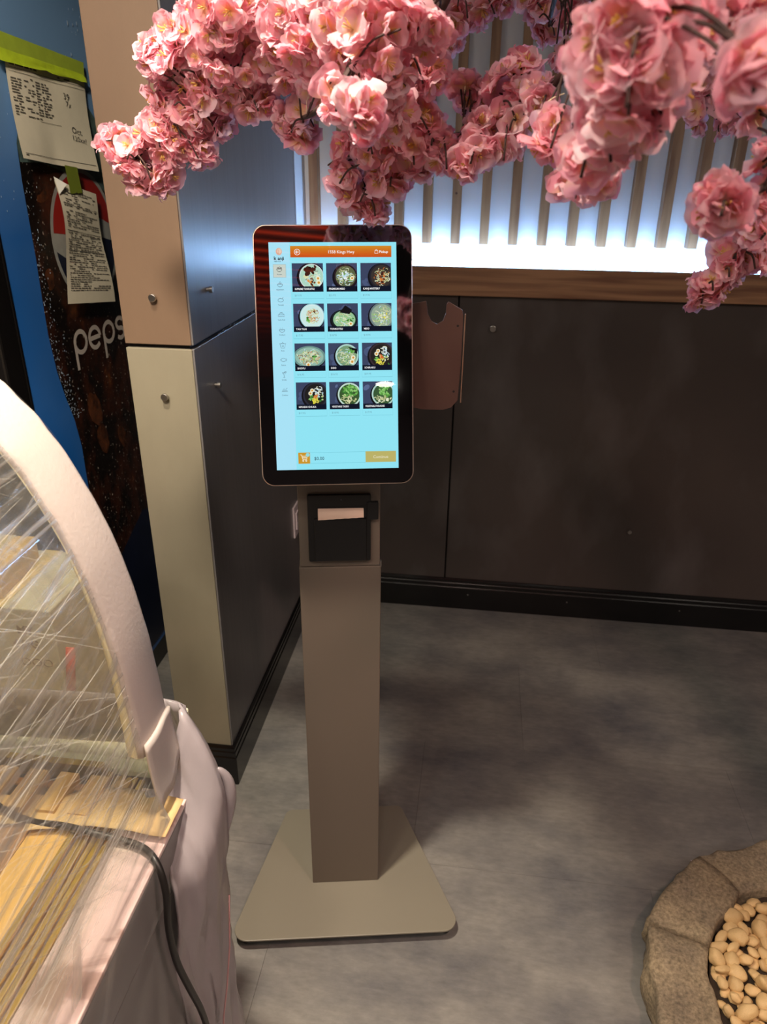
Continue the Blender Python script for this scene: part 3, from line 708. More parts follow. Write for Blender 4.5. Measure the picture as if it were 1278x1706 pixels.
for r_ in range(4):
    for c_ in range(3):
        x0, x1 = XS[c_]; y0, y1 = YS[r_]; x0 += (3-r_)*-.1; rim, ins, cx, cy, R, ry, tops = DISH[r_][c_]
        cx += x0; cy += y0; mb = MB()
        clamp = lambda P: [(min(max(p[0], x0), x1), min(max(p[1], y0+.05), y1)) for p in P]
        lay = [UI+.08]
        def put(P, m, dz=.0022): lay[0] += dz; mb.flat(clamp(P), SM, m, lay[0])
        mb.flat([(x0, y0), (x1, y0), (x1, y1), (x0, y1)], SM, c_slate[1], UI)
        for k in range(9):
            a, b_ = rd.uniform(x0+6, x1-6), rd.uniform(y0+6, y1-6); put(circ(a, b_, rd.uniform(3, 9), 9, rd.uniform(2, 6), rd.uniform(0, 3)), c_slate[rd.choice((0, 1, 2, 0))], .003)
        put(circ(cx-1.2, cy-1.5, R+1.6, 30, (R+1.6)*ry), c_blk)
        put(circ(cx, cy, R, 32, R*ry), rim); put(circ(cx, cy, R*.92, 32, R*.92*ry), c_wht[1] if 'small' in tops or R == 22.5 else rim); put(circ(cx, cy, R*.87, 30, R*.87*ry), ins)
        rr = R*.78
        def strands(n, mats, q=1.0, ox=0, oy=0, w=.9):
            for k in range(n):
                a = rd.uniform(0, 6.28); d = rr*q*math.sqrt(rd.random())*.85; px, py = cx+ox+d*math.cos(a), cy+oy+d*math.sin(a)*ry
                an = rd.uniform(0, 6.28); pl = arc(px, py, rd.uniform(2, 5), rd.uniform(1.5, 4), an*57, an*57+rd.uniform(60, 150), 4)
                m = rd.choice(mats); lay[0] += .0022
                for qd in ribbon(pl, w): mb.flat(clamp(qd), SM, m, lay[0])
        def blobs(n, mats, ox, oy, sp, r0, r1):
            for k in range(n):
                put(circ(cx+ox+rd.gauss(0, sp), cy+oy+rd.gauss(0, sp)*ry, rd.uniform(r0, r1), 8, rd.uniform(r0, r1)*.7, rd.uniform(0, 3)), rd.choice(mats))
        def egg(ox, oy, r): put(circ(cx+ox, cy+oy, r, 16), c_egg[0]); put(circ(cx+ox, cy+oy, r*.55, 12), c_egg[1]); put(circ(cx+ox, cy+oy, r*.28, 8), c_org[0])
        if 'small' in tops: strands(95, c_noo+c_org[:1], .75); blobs(5, c_brn, 5, 8, 1.6, .8, 1.8)
        if 'noodles' in tops.split(): strands(80, c_noo+c_wht[:1]+c_grn[2:])
        if 'noodles2' in tops: strands(80, c_noo+c_brn[1:2]+c_org[:1], .95, 1, -1)
        if 'sprouts' in tops: strands(50, c_noo[1:]+c_wht[:1]+c_brn[1:2], .85, 1, 1); blobs(5, c_noo[:1], -10, 0, 2.4, 2.2, 3.2)
        if 'nori' in tops.split(): blobs(22, c_brn[::2]+c_brn[:1], -4, 10, 4.2, 2.6, 4.6)
        if 'meat' in tops: blobs(9, c_brn[:2]+c_org, 0, -9 if R > 22 else -3, 3.2, 1.6, 3.2)
        if 'rounds' in tops: blobs(7, c_wht, -2, 3, 4, 2, 3.4)
        if 'salad' in tops: strands(26, c_grn+c_grn[:1], .8, 0, 5, 2.6); blobs(14, c_grn, 0, 9, 4.5, 2, 3.6); blobs(8, c_brn[:1]+c_noo, 1, -8, 4.5, 1.6, 3.4); strands(14, c_noo, .6, -6, -6, 1.2)
        if 'whites' in tops: strands(26, c_wht+c_noo[3:], .55, 5, 5, 1.2); blobs(10, c_grn+c_noo, 6, -5, 4, 1, 2.4)
        if 'green_l' in tops: blobs(10, c_grn, -8, -6, 2.2, 1.4, 2.8)
        if 'greens' in tops: blobs(9, c_grn, 10, -1, 2.8, 1.2, 2.4)
        if 'yellow_b' in tops: strands(22, c_yel, .3, -2, -10, 1.2)
        if tops.endswith('yellow'): blobs(14, c_yel+c_noo, 1, -1, 4.4, 1.2, 2.6)
        if 'red' in tops.split(): blobs(9, c_org+[ui(214, 84, 44)], 0, -2, 1.8, 1.2, 2.4)
        if 'noriup' in tops: put([(cx-8, cy+12), (cx+9, cy+9), (cx+14, cy+16), (cx+2, cy+24)], c_blk)
        if 'nori_r' in tops: put([(cx+2, cy+15), (cx+18, cy+12), (cx+18, cy+3), (cx+12, cy+6)], c_blk); blobs(8, c_grn, 8, 8, 2.2, 1.4, 2.8)
        if 'eggs_r' in tops: egg(11, -3, 3.9); egg(9 if R < 22 else 12, -10, 4.2)
        if 'egg_r' in tops.split(): egg(11, -3 if ry == 1 else -7, 3.6)
        if 'egg_b' in tops: egg(-2, -13, 4)
        if 'eggs_l' in tops: egg(-6, 8, 3.4); egg(-9, 3, 3.6)
        lay[0] += .004; mb.flat([(x0, y0), (x1, y0), (x1, y0+9), (x0, y0+9)], SM, c_nav, lay[0])
        add_text(mb, NAMES[r_][c_], x0+4, y0+3.2, 4.3, SM, WHITE, lay[0]+.06, 'LEFT', .10, .80 if len(NAMES[r_][c_]) > 13 else .95)
        mb.build('dish_picture', disp)
        mb = MB(); add_text(mb, PRICES[r_][c_], x0+3.4, y0-7.4, 4.4, SM, LGREY, UI, 'LEFT')
        for q in ribbon([(x0-.6, y0-11.4), (x1+.6, y0-11.4)], .5): mb.flat(q, SM, ui(112, 190, 206), UI)
        for xx in (x0-.6, x1+.6):
            for q in ribbon([(xx, y0-11.4), (xx, y0-1)], .3): mb.flat(q, SM, ui(132, 214, 230), UI)
        mb.build('price_tag', disp)
# cart bar
mb = MB(); mb.flat([(-70, -182.3), (-49.3, -182.3), (-49.3, -162.6), (-70, -162.6)], SM, ui(206, 152, 46), UI)
for pl in ([(-66.6, -166.6), (-64.2, -166.6), (-62.2, -174.4), (-55.4, -174.4), (-54, -169), (-63.4, -169)], arc(-61.4, -177, 1.1, 1.1, 0, 360, 10), arc(-56.2, -177, 1.1, 1.1, 0, 360, 10), [(-63, -171.6), (-55, -171.6)]):
    for q in ribbon(pl, 1.2): mb.flat(q, SM, ui(246, 240, 210), UI+.1)
mb.flat(circ(-53.4, -166.8, 3.4, 16), SM, ui(150, 222, 226), UI+.12)
mb.build('cart_button', disp)
mb = MB()
for pl in ([(-49, -163), (49, -163)], [(-49, -182), (49, -182)]):
    for q in ribbon(pl, .5): mb.flat(q, SM, ui(112, 196, 214), UI)
add_text(mb, '$0.00', -42.2, -176.2, 8.0, SM, DARKT, UI+.05, 'LEFT', .02)
mb.build('cart_total', disp)
mb = MB(); mb.flat([(48.9, -181.8), (103.2, -181.8), (103.2, -162.4), (48.9, -162.4)], SM, ui(190, 180, 106), UI)
add_text(mb, 'Continue', 76, -174.8, 7.2, SM, ui(232, 226, 190), UI+.08, 'CENTER', .06)
mb.build('continue_button', disp)
# clear touch glass over the display
gm = bpy.data.materials.new('clear_touch_glass'); gm.use_nodes = True; nt = gm.node_tree; nt.nodes.remove(nt.nodes['Principled BSDF'])
tr = nt.nodes.new('ShaderNodeBsdfTransparent'); gl = nt.nodes.new('ShaderNodeBsdfGlossy'); gl.inputs['Roughness'].default_value = .0
fr = nt.nodes.new('ShaderNodeFresnel'); fr.inputs[0].default_value = 1.5; mx = nt.nodes.new('ShaderNodeMixShader')
nt.links.new(fr.outputs[0], mx.inputs[0]); nt.links.new(tr.outputs[0], mx.inputs[1]); nt.links.new(gl.outputs[0], mx.inputs[2]); nt.links.new(mx.outputs[0], nt.nodes['Material Output'].inputs[0])
MB().flat([(-108.3, -193), (107.6, -193), (107.6, 192.5), (-108.3, 192.5)], SM, gm, 1.0).build('touch_glass', ki)

# ================================================================== WRAPPED DISPLAY CASE
M_foam = mat('pe_foam', s2l(200, 190, 184), .8, var=.03, vscale=8, bump=.12, bscale=170)
M_foam_in = mat('pe_foam_edge', s2l(228, 220, 178), .8, bump=.12, bscale=170)
M_wrapfoam = mat('thin_foam_sheet', s2l(160, 152, 156), .30, var=.10, vscale=7, bump=.35, bscale=30, stretch=(1, 1, .4))
M_gold = mat('gold_trim', s2l(226, 186, 84), .32, .85)
M_goldd = mat('gold_trim_dark', s2l(110, 74, 24), .3, 1.0)
M_front = mat('grey_front_panel', s2l(118, 113, 114), .35, var=.07, vscale=6, stretch=(1, 1, .3))
M_cream = mat('cream_foam_board', s2l(240, 234, 206), .7, var=.04, vscale=10)
M_deck = mat('deck_laminate', s2l(196, 150, 104), .3, var=.14, vscale=3, stretch=(3, .6, 1))
M_cabin = mat('case_inside', s2l(128, 122, 108), .6, var=.1, vscale=3)
def marble():
    m = mat('pink_marble', s2l(226, 204, 196), .18); nt = m.node_tree; b = nt.nodes['Principled BSDF']
    tc = nt.nodes.new('ShaderNodeTexCoord'); mp = nt.nodes.new('ShaderNodeMapping'); mp.inputs['Scale'].default_value = (2.2, 5, 1); mp.inputs['Rotation'].default_value = (0, 0, .25); mp.inputs['Location'].default_value = (.3, 1.25, 0)
    n = nt.nodes.new('ShaderNodeTexNoise'); n.inputs['Scale'].default_value = 1.9; n.inputs['Detail'].default_value = 7; n.inputs['Distortion'].default_value = .5
    nt.links.new(tc.outputs['Object'], mp.inputs[0]); nt.links.new(mp.outputs[0], n.inputs[0])
    r = nt.nodes.new('ShaderNodeValToRGB'); e = r.color_ramp.elements
    e[0].position = .30; e[0].color = (*s2l(150, 122, 112), 1); e[1].position = .66; e[1].color = (*s2l(238, 222, 208), 1)
    k = e.new(.42); k.color = (*s2l(178, 150, 142), 1); k = e.new(.455); k.color = (*s2l(226, 200, 194), 1); k = e.new(.56); k.color = (*s2l(232, 206, 202), 1); k = e.new(.60); k.color = (*s2l(206, 184, 178), 1)
    nt.links.new(n.outputs[0], r.inputs[0]); nt.links.new(r.outputs[0], b.inputs['Base Color']); return m
M_marble = marble()
def film_mat(name, base, gain, sc=1.0, rot=.9):
    m = bpy.data.materials.new(name); m.use_nodes = True; nt = m.node_tree; nt.nodes.remove(nt.nodes['Principled BSDF'])
    tc = nt.nodes.new('ShaderNodeTexCoord'); N = nt.nodes.new
    def nz(rotv, st, scale, det, p0, p1):
        mp = N('ShaderNodeMapping'); mp.inputs['Rotation'].default_value = rotv; mp.inputs['Scale'].default_value = st
        mp2 = N('ShaderNodeMapping'); mp2.inputs['Scale'].default_value = st
        mp.inputs['Scale'].default_value = (1, 1, 1)
        nt.links.new(tc.outputs['UV'], mp.inputs[0]); nt.links.new(mp.outputs[0], mp2.inputs[0])
        n = N('ShaderNodeTexNoise'); n.inputs['Scale'].default_value = scale; n.inputs['Detail'].default_value = det; n.inputs['Distortion'].default_value = .15
        nt.links.new(mp2.outputs[0], n.inputs[0])
        r = N('ShaderNodeMapRange'); r.inputs[1].default_value = p0; r.inputs[2].default_value = p1; r.clamp = True
        nt.links.new(n.outputs[0], r.inputs[0]); return r.outputs[0], n.outputs[0]
    a, an = nz((0, 0, rot), (34, 1.3, 1), 1.6*sc, 5, .50, .74)
    b, bn = nz((0, 0, rot+.45), (26, 1.1, 1), 1.4*sc, 4, .55, .76)
    c, cn = nz((0, 0, .2), (1, 2, 1), 5*sc, 3, .35, .75)
    mxm = N('ShaderNodeMath'); mxm.operation = 'MAXIMUM'; nt.links.new(a, mxm.inputs[0]); nt.links.new(b, mxm.inputs[1])
    ml = N('ShaderNodeMath'); ml.operation = 'MULTIPLY_ADD'; ml.inputs[1].default_value = gain; ml.inputs[2].default_value = base; nt.links.new(mxm.outputs[0], ml.inputs[0])
    ad = N('ShaderNodeMath'); ad.operation = 'MULTIPLY_ADD'; ad.inputs[1].default_value = base*.8; nt.links.new(c, ad.inputs[0]); nt.links.new(ml.outputs[0], ad.inputs[2])
    bp = N('ShaderNodeBump'); bp.inputs['Strength'].default_value = .7; bp.inputs['Distance'].default_value = .004; nt.links.new(an, bp.inputs['Height'])
    tr = N('ShaderNodeBsdfTransparent'); gl = N('ShaderNodeBsdfGlossy'); gl.inputs['Roughness'].default_value = .16
    df = N('ShaderNodeBsdfTranslucent'); df.inputs[0].default_value = (.9, .9, .86, 1); d2 = N('ShaderNodeBsdfDiffuse'); d2.inputs[0].default_value = (.9, .9, .86, 1)
    nt.links.new(bp.outputs[0], gl.inputs['Normal'])
    m1 = N('ShaderNodeMixShader'); m1.inputs[0].default_value = .55; nt.links.new(df.outputs[0], m1.inputs[1]); nt.links.new(d2.outputs[0], m1.inputs[2])
    m2 = N('ShaderNodeMixShader'); m2.inputs[0].default_value = .5; nt.links.new(m1.outputs[0], m2.inputs[1]); nt.links.new(gl.outputs[0], m2.inputs[2])
    m3 = N('ShaderNodeMixShader'); nt.links.new(ad.outputs[0], m3.inputs[0]); nt.links.new(tr.outputs[0], m3.inputs[1]); nt.links.new(m2.outputs[0], m3.inputs[2])
    nt.links.new(m3.outputs[0], nt.nodes['Material Output'].inputs[0]); return m
M_film = film_mat('stretch_film_curved', .17, .95, 1.0, .10)
M_film2 = film_mat('stretch_film_flat', .14, .35, .8, .5)
M_film3 = film_mat('stretch_film_front', .06, .30, 1.2, .1)
M_strand = bpy.data.materials.new('film_crease'); M_strand.use_nodes = True
_b = M_strand.node_tree.nodes['Principled BSDF']; _b.inputs['Base Color'].default_value = (.86, .86, .80, 1); _b.inputs['Roughness'].default_value = .12; _b.inputs['Alpha'].default_value = .25
M_glass = bpy.data.materials.new('curved_glass'); M_glass.use_nodes = True; nt = M_glass.node_tree; nt.nodes.remove(nt.nodes['Principled BSDF'])
tr = nt.nodes.new('ShaderNodeBsdfTransparent'); tr.inputs[0].default_value = (.93, .95, .92, 1); gl = nt.nodes.new('ShaderNodeBsdfGlossy'); gl.inputs['Roughness'].default_value = .03
mx = nt.nodes.new('ShaderNodeMixShader'); mx.inputs[0].default_value = .05
nt.links.new(tr.outputs[0], mx.inputs[1]); nt.links.new(gl.outputs[0], mx.inputs[2]); nt.links.new(mx.outputs[0], nt.nodes['Material Output'].inputs[0])

CL = Vector((-.72, .30, 0)); CY0, CY1 = -.35, .82
case = thing('display_case', 'curved glass display case wrapped in stretch film and white foam at the left edge', 'display case', CL)
INV = Matrix.Translation(-CL)
def cb(mb, name, parent=case, **k):
    o = mb.build(name, parent, **k)
    if parent is case: o.matrix_parent_inverse = INV
    return o
def uv_grid(name, fn, nu, nv, m, su=1.0, sv=1.0, parent=case, smooth=True):
    mb = MB().grid(fn, nu, nv, m); o = cb(mb, name, parent, smooth=smooth); me = o.data
    uvl = me.uv_layers.new(name='uv')
    for l in me.loops:
        i, j = divmod(l.vertex_index, nv+1); uvl.data[l.index].uv = (su*i/nu, sv*j/nv)
    return o
# base: body, recessed groove, fascia, marble ledge
cb(MB().box(-1.03, -.405, CY0, .80, .05, .665, M_front), 'front_panel')
cb(MB().box(-1.02, -.43, CY0, .78, 0, .05, M_dark), 'plinth')
cb(MB().box(-1.03, -.415, CY0, .80, .665, .680, M_dark), 'shadow_groove')
cb(MB().box(-1.03, -.398, CY0, .80, .680, .772, M_front), 'fascia', bevel=.004)
cb(MB().box(-.473, -.397, CY0, .80, .772, .780, M_marble), 'marble_ledge', bevel=.0015)
cb(MB().box(-1.03, -.473, CY0, .80, .765, .774, M_cabin), 'case_floor')
# gold rails along the foot of the glass
for xa, xb, zt in ((-.4835, -.4745, .781), (-.4935, -.4850, .785), (-.5035, -.4950, .783), (-.5125, -.5048, .787), (-.5225, -.5140, .784), (-.5340, -.5240, .791)):
    cb(MB().box(xa, xb, CY0, .815, .774, zt, M_gold), 'gold_rail', bevel=.0016)
cb(MB().box(-.533, -.475, CY0, .812, .7742, .7755, M_goldd), 'rail_bed')
cb(MB().box(-.595, -.536, CY0, .74, .774, .784, mat('ochre_board', s2l(226, 182, 104), .4)), 'ochre_strip')
cb(MB().box(-1.02, -.598, CY0, .735, .774, .781, M_deck), 'deck')
# gold frame and cream foam board across the far end
cb(MB().box(-1.03, -.54, .806, .818, .774, .806, M_gold), 'end_rail', bevel=.001)
cb(MB().prism([(.822, .776), (.950, .800), (.950, .815), (.822, .791)], lambda u, v, w: (w, u, v), M_cream, -1.03, -.452), 'end_board', bevel=.003)
# profile of the curved front glass
PROF = [(-.428, .775), (-.429, .86), (-.434, .965), (-.442, 1.065), (-.459, 1.16), (-.475, 1.22), (-.500, 1.285), (-.528, 1.34), (-.555, 1.378), (-.588, 1.412), (-.64, 1.44), (-.72, 1.46), (-.86, 1.468), (-1.03, 1.47)]
def smooth_curve(P, n=6):
    out = []
    for i in range(len(P)-1):
        p0 = Vector(P[max(0, i-1)]); p1 = Vector(P[i]); p2 = Vector(P[i+1]); p3 = Vector(P[min(len(P)-1, i+2)])
        for k in range(n):
            t = k/n
            q = .5*((2*p1)+(p2-p0)*t+(2*p0-5*p1+4*p2-p3)*t*t+(-p0+3*p1-3*p2+p3)*t**3); out.append((q.x, q.y))
    return out+[tuple(P[-1])]
PF = smooth_curve(PROF, 5)
def pnorm(i, P):
    a, b = Vector(P[max(0, i-1)]), Vector(P[min(len(P)-1, i+1)]); t = (b-a).normalized(); return Vector((t.y, -t.x))
def poff(P, d): return [tuple(Vector(P[i])+pnorm(i, P)*d) for i in range(len(P))]
G0 = poff(PF, -.016); NP = len(PF)-1
uv_grid('curved_glass', lambda u, v: (G0[round(u*NP)][0], CY0+(.80-CY0)*v, G0[round(u*NP)][1]), NP, 4, M_glass)
endp = [p for p in G0]+[(-1.03, .775)]
cb(MB().prism(endp, lambda u, v, w: (u, w, v), M_glass, .796, .801), 'end_glass')
# foam strip folded over the glass edge
F0, F1 = poff(PF, -.010), poff(PF, .004); i0 = 3
mb = MB(); Y0, Y1 = .738, .826
i0 = 7; n = NP-i0+1; vs = []; fs = []
for i in range(i0, NP+1):
    wob = .0025*noise.noise((i*.35, 2, 1))
    cen = Vector(((F0[i][0]+F1[i][0])/2, (F0[i][1]+F1[i][1])/2)); nn_ = pnorm(i, PF)
    for k in range(12):
        # rounded band section: y across, thickness out
        a = 2*math.pi*k/12; cy_, cn_ = math.cos(a), math.sin(a)
        yy = (Y0+Y1)/2+math.copysign(abs(cy_)**.35, cy_)*(Y1-Y0)/2+wob; dd = math.copysign(abs(cn_)**.7, cn_)*.009
        q = cen+nn_*dd; vs.append((q.x, yy, q.y))
for i in range(n-1):
    for k in range(12): fs.append((i*12+k, i*12+(k+1) % 12, (i+1)*12+(k+1) % 12, (i+1)*12+k))
fs += [tuple(range(11, -1, -1)), tuple(range((n-1)*12, n*12))]
mb.add(vs, fs, M_foam); arch = cb(mb, 'foam_edge_guard', smooth=True)
# yellowish inner lip of the foam strip
IN0 = [tuple(Vector(PF[i])+pnorm(i, PF)*-(.010+.016*max(0, 1-i/26))) for i in range(len(PF))]; IN1 = poff(PF, -.006)
i0 = 6; vs = []; fs = []
for i in range(i0+1, NP+1):
    for (P, yy) in ((IN0, Y0+.004), (IN1, Y0-.001), (IN1, Y0+.012), (IN0, Y0+.014)): vs.append((P[i][0], yy, P[i][1]))
n = NP-i0
for i in range(n-1):
    for k in range(4): fs.append((i*4+k, i*4+(k+1) % 4, (i+1)*4+(k+1) % 4, (i+1)*4+k))
cb(MB().add(vs, fs, M_foam_in), 'foam_inner_lip', smooth=True)
# cut foot of the strip, standing out over the corner sheet
def foot(s, t):
    y = Y0+.002+(Y1-Y0-.004)*s; zc = .806+.026*s+.006*math.sin(s*9)+.008*abs(s-.35)
    z = .925*(1-t)+zc*t
    return (-.4245+.010*t*t+.002*math.sin(s*5), y-.002*t, z)
cb(MB().grid(foot, 10, 8, M_foam), 'foam_foot', smooth=True).modifiers.new('solid', 'SOLIDIFY').thickness = .005
# bulging foam sheet round the far corner
def wrap(s, t):
    # s along the plan outline (front face -> corner -> end face), t from top to floor
    zt = .792+.094*min(1, max(0, (s-.18)/.27))**1.5; z = zt*(1-t)+.01
    P = [(-.402, .690), (-.392, .715), (-.378, .740), (-.368, .775), (-.366, .815), (-.376, .845), (-.41, .862), (-.50, .866), (-.70, .866), (-.95, .866)]
    x, y = [(lambda f, i: tuple(P[i][k]*(1-f)+P[min(i+1, 9)][k]*f for k in (0, 1)))(s*9-int(min(s*9, 8.999)), int(min(s*9, 8.999)))][0]
    top = max(0, 1-t*6.5)
    if s < .66:
        x -= .052*top**1.4; y += .03*top*(1-s)+ (.05*max(0, .12-t)/.12*(1-s/.66))
    bul = .010*math.sin(min(1, t*3)*math.pi)+.012*math.sin(t*9)*.3
    x += bul*(1 if s < .6 else .2); y += .012*noise.noise((s*6, t*5, 4))+(.03*(t-.3) if s < .25 and t > .3 else 0)
    x += .009*noise.noise((s*9, t*4, 7))+.006*noise.noise((s*26+t*5, t*9, 3))
    return (x, y, z)
cb(MB().grid(wrap, 40, 50, M_wrapfoam), 'foam_corner_wrap', smooth=True).modifiers.new('solid', 'SOLIDIFY').thickness = .004
cb(MB().tube([(-.365, .838, .80), (-.352, .845, .775), (-.348, .842, .74), (-.356, .836, .69), (-.366, .83, .64)], [.004, .010, .012, .009, .003], M_wrapfoam, 10), 'film_tuft', smooth=True).modifiers.new('sub', 'SUBSURF').render_levels = 2
# stretch film: curved front, flat far end, and the wrapped front face
S0 = poff(PF, .006)
front = [(-.392, .10), (-.390, .40), (-.390, .66), (-.386, .72), (-.389, .778), (-.400, .795), (-.416, .84)]+[p for p in S0 if p[1] > .88]
FR = front; NF = len(FR)-1
def fl(u, v):
    i = round(u*NF); x, z = FR[i]; y = CY0+(.734-CY0)*v
    k = 1 if z > .8 else .3
    w = .006*k*noise.noise((y*9+z*5, z*3, 1))+.003*k*noise.noise((y*30+z*26, z*6, 3))
    return (x+w, y, z+w*.4)
def film_part(name, a, b, m, nv=90):
    n = b-a
    return uv_grid(name, lambda u, v: fl((a+u*n)/NF, v), n, nv, m, 1.0*n/40, 1.0)
ks = next(i for i, p in enumerate(FR) if p[1] > .79)
film_part('stretch_film', ks, NF, M_film)
film_part('front_stretch_film', 0, ks, M_film3)
E1 = [p for p in poff(PF, -.004) if p[1] > .80]
def ef(u, v):
    i = round(u*(len(E1)-1)); x, z = E1[i]; xx = x*(1-v)+(-1.03)*v
    return (xx, .834+.004*noise.noise((xx*12, z*9, 2)), z)
uv_grid('end_stretch_film', ef, len(E1)-1, 30, M_film2)
# crumpled creases of the film
rd = random.Random(21); mb = MB()
def onfilm(y, z):
    P = S0; best = next((i for i in range(len(P)-1) if P[i+1][1] >= z), len(P)-2); a, b = P[best], P[best+1]; f = (z-a[1])/max(1e-6, b[1]-a[1]); return (a[0]+(b[0]-a[0])*f+.009, y, z)
for k in range(560):
    y = rd.uniform(.10, .70); z = rd.choice((rd.uniform(.80, 1.0), rd.uniform(.82, 1.36))); an = rd.choice((rd.gauss(.0, .12), rd.gauss(.08, .10), rd.gauss(-.55, .12))); L = rd.uniform(.06, .30); w = rd.uniform(.0001, .00042)
    pts = []
    for j in range(7):
        t = j/6-.5; yy = y+L*t*math.cos(an); zz = z+L*t*math.sin(an)+.0015*math.sin(t*3+k)
        if yy > .727 or zz < .79 or zz > 1.40: continue
        pts.append(onfilm(yy, zz))
    if len(pts) > 3:
        pts2 = [(p[0], p[1], p[2]) for p in pts]; mb.tube(pts2, [w*.3]+[w]*(len(pts2)-2)+[w*.3], M_strand, 4)
cb(mb, 'film_creases', kind='stuff')
# loose pink cord of twisted film on the corner
cb(MB().tube([(-.352, .80, .56), (-.350, .775, .47), (-.352, .75, .40), (-.358, .735, .34), (-.36, .72, .26)], .0014, mat('twisted_film', s2l(196, 150, 150), .3), 6), 'twisted_film_strand', smooth=True)

# things lying in and on the case
rack = thing('wooden_rack', 'small pale wooden slotted rack lying inside the wrapped display case', 'rack', (-.625, .765, .781))
M_ply = wood_mat('pale_plywood', s2l(226, 190, 128), s2l(196, 154, 92), 6, (5, .8, 5))
M_plyb = wood_mat('plywood_end', s2l(178, 128, 62), s2l(140, 92, 40), 6, (5, 5, 5))
for k in range(4):
    x = -.075+.05*k
    MB().box(x, x+.030, -.045, .03, .004, .020, M_ply).build('rack_slat', rack, bevel=.001)
for yy in (-.040, .012):
    MB().box(-.082, .112, yy, yy+.012, 0, .004, M_plyb).build('rack_batten', rack)
for x in (-.12, .115):
    MB().box(x, x+.022, -.03, .035, 0, .012, M_ply).build('rack_offcut', rack, bevel=.001)
# kraft strip from the deck over the rails to the foam corner
M_kraft = mat('kraft_paper', s2l(214, 182, 128), .7, var=.05, vscale=14)
ks_ = thing('kraft_strip', 'tan kraft paper strip lying across the gold rails of the display case', 'paper strip', (-.50, .70, .80))
def kf(s, t):
    x = -.60+.205*s; y0 = .705+.035*max(0, (.45-s))*-1.2; y = y0+.062*t+.012*t*math.sin(s*2.5)
    return (x+.50, y-.70, -.0065+.008*math.sin(s*math.pi)*.6+.004*noise.noise((s*5, t*3, 3)))
MB().grid(kf, 24, 6, M_kraft).build('strip', ks_, smooth=True).modifiers.new('solid', 'SOLIDIFY').thickness = .0008
def kf2(s, t):
    x = -.82+.24*s; y = .66+.05*s+.055*t
    return (x+.50, y-.70, -.011+.006*noise.noise((s*4, t*3, 5)))
MB().grid(kf2, 16, 5, M_kraft).build('strip_tail', ks_, smooth=True)
# black power cord with plug
def cr(P, n=6):
    out = []
    for i in range(len(P)-1):
        p0, p1, p2, p3 = (Vector(P[max(0, i-1)]), Vector(P[i]), Vector(P[i+1]), Vector(P[min(len(P)-1, i+2)]))
        for k in range(n):
            t = k/n; out.append(.5*((2*p1)+(p2-p0)*t+(2*p0-5*p1+4*p2-p3)*t*t+(-p0+3*p1-3*p2+p3)*t**3))
    return out+[Vector(P[-1])]
M_rub = mat('black_rubber', s2l(26, 23, 22), .4)
pc = thing('power_cord', 'black power cord with plug draped over the marble ledge of the display case', 'cord', (-.5, .7, .8))
PI_ = Matrix.Translation((.5, -.7, -.8))
CORD = [(-.715, .775, .815), (-.69, .745, .803), (-.66, .722, .797), (-.60, .704, .794), (-.545, .700, .797), (-.50, .694, .798), (-.455, .694, .790), (-.418, .686, .788), (-.392, .668, .782), (-.379, .655, .745), (-.381, .650, .68), (-.380, .655, .60), (-.374, .668, .52), (-.370, .685, .44), (-.372, .70, .36), (-.378, .71, .26)]
o = MB().tube(cr(CORD, 5), .0052, M_rub, 10).build('cable', pc, smooth=True); o.matrix_parent_inverse = PI_
o = MB().tube([(-.752, .812, .826), (-.745, .806, .825), (-.728, .79, .820), (-.716, .777, .815), (-.708, .768, .811)], [.014, .019, .018, .012, .007], M_rub, 12).build('plug', pc, smooth=True); o.matrix_parent_inverse = PI_
for d in (-.006, .006):
    o = MB().box(-.777, -.750, .818+d, .8195+d, .824, .830, M_steel).build('plug_prong', pc); o.matrix_parent_inverse = PI_

# cartons on the floor behind the case
M_card = mat('cardboard', s2l(206, 168, 100), .8, var=.06, vscale=12)
M_cardg = mat('grey_carton', s2l(176, 172, 150), .8, var=.06, vscale=10)
M_cprint = mat('carton_print', s2l(62, 60, 52), .8)
M_cjoin = mat('carton_tape', s2l(196, 176, 128), .35)
def carton(name, label, loc, sx, sy, sz, m, rz=0, marks=None):
    t = thing(name, label, 'box', loc, rz, None)
    MB().box(-sx/2, sx/2, -sy/2, sy/2, 0, sz, m).build('carton_body', t, bevel=.003)
    MB().box(-.0008, .0008, -sy/2, sy/2, sz-.0005, sz+.0006, M_dark).build('flap_seam', t)
    MB().box(-.022, .022, -sy/2-.0006, sy/2+.0006, sz, sz+.001, M_cjoin).build('carton_tape', t)
    if marks:
        mb = MB(); f = lambda u, v, w: (u, -sy/2-w, v)
        for txt, u, v, s in marks: add_text(mb, txt, u, v, s, f, M_cprint, .0012, 'LEFT', .0006)
        for k in range(3):
            for q in ribbon(arc(sx/2-.075+.024*k, sz-.128, .0095, .0085, 0, 360, 14), .0026): mb.flat(q, f, M_cprint, .0012)
        mb.build('carton_print', t, kind='stuff')
    return t
carton('carton', 'brown carton on the floor, lowest of the stack behind the wrapped case', (-.915, 1.27, 0), .26, .26, .44, M_card, 0)
carton('carton', 'grey printed carton stacked on the brown carton behind the wrapped case', (-.935, 1.265, .4415), .25, .24, .41, M_cardg, 0, [('MY', .045, .352, .026), ('4.DG', .030, .318, .026)])
carton('carton', 'small tan carton on top of the grey carton behind the wrapped case', (-1.0, 1.25, .853), .13, .17, .058, M_card, .1)
rs = thing('red_strap', 'faded red folded strap on the floor behind the wrapped case', 'strap', (-.775, 1.085, 0))
def rsf(s, t): return (-.09+.018*t+.13*s, .02*math.sin(s*5), .03+.80*s)
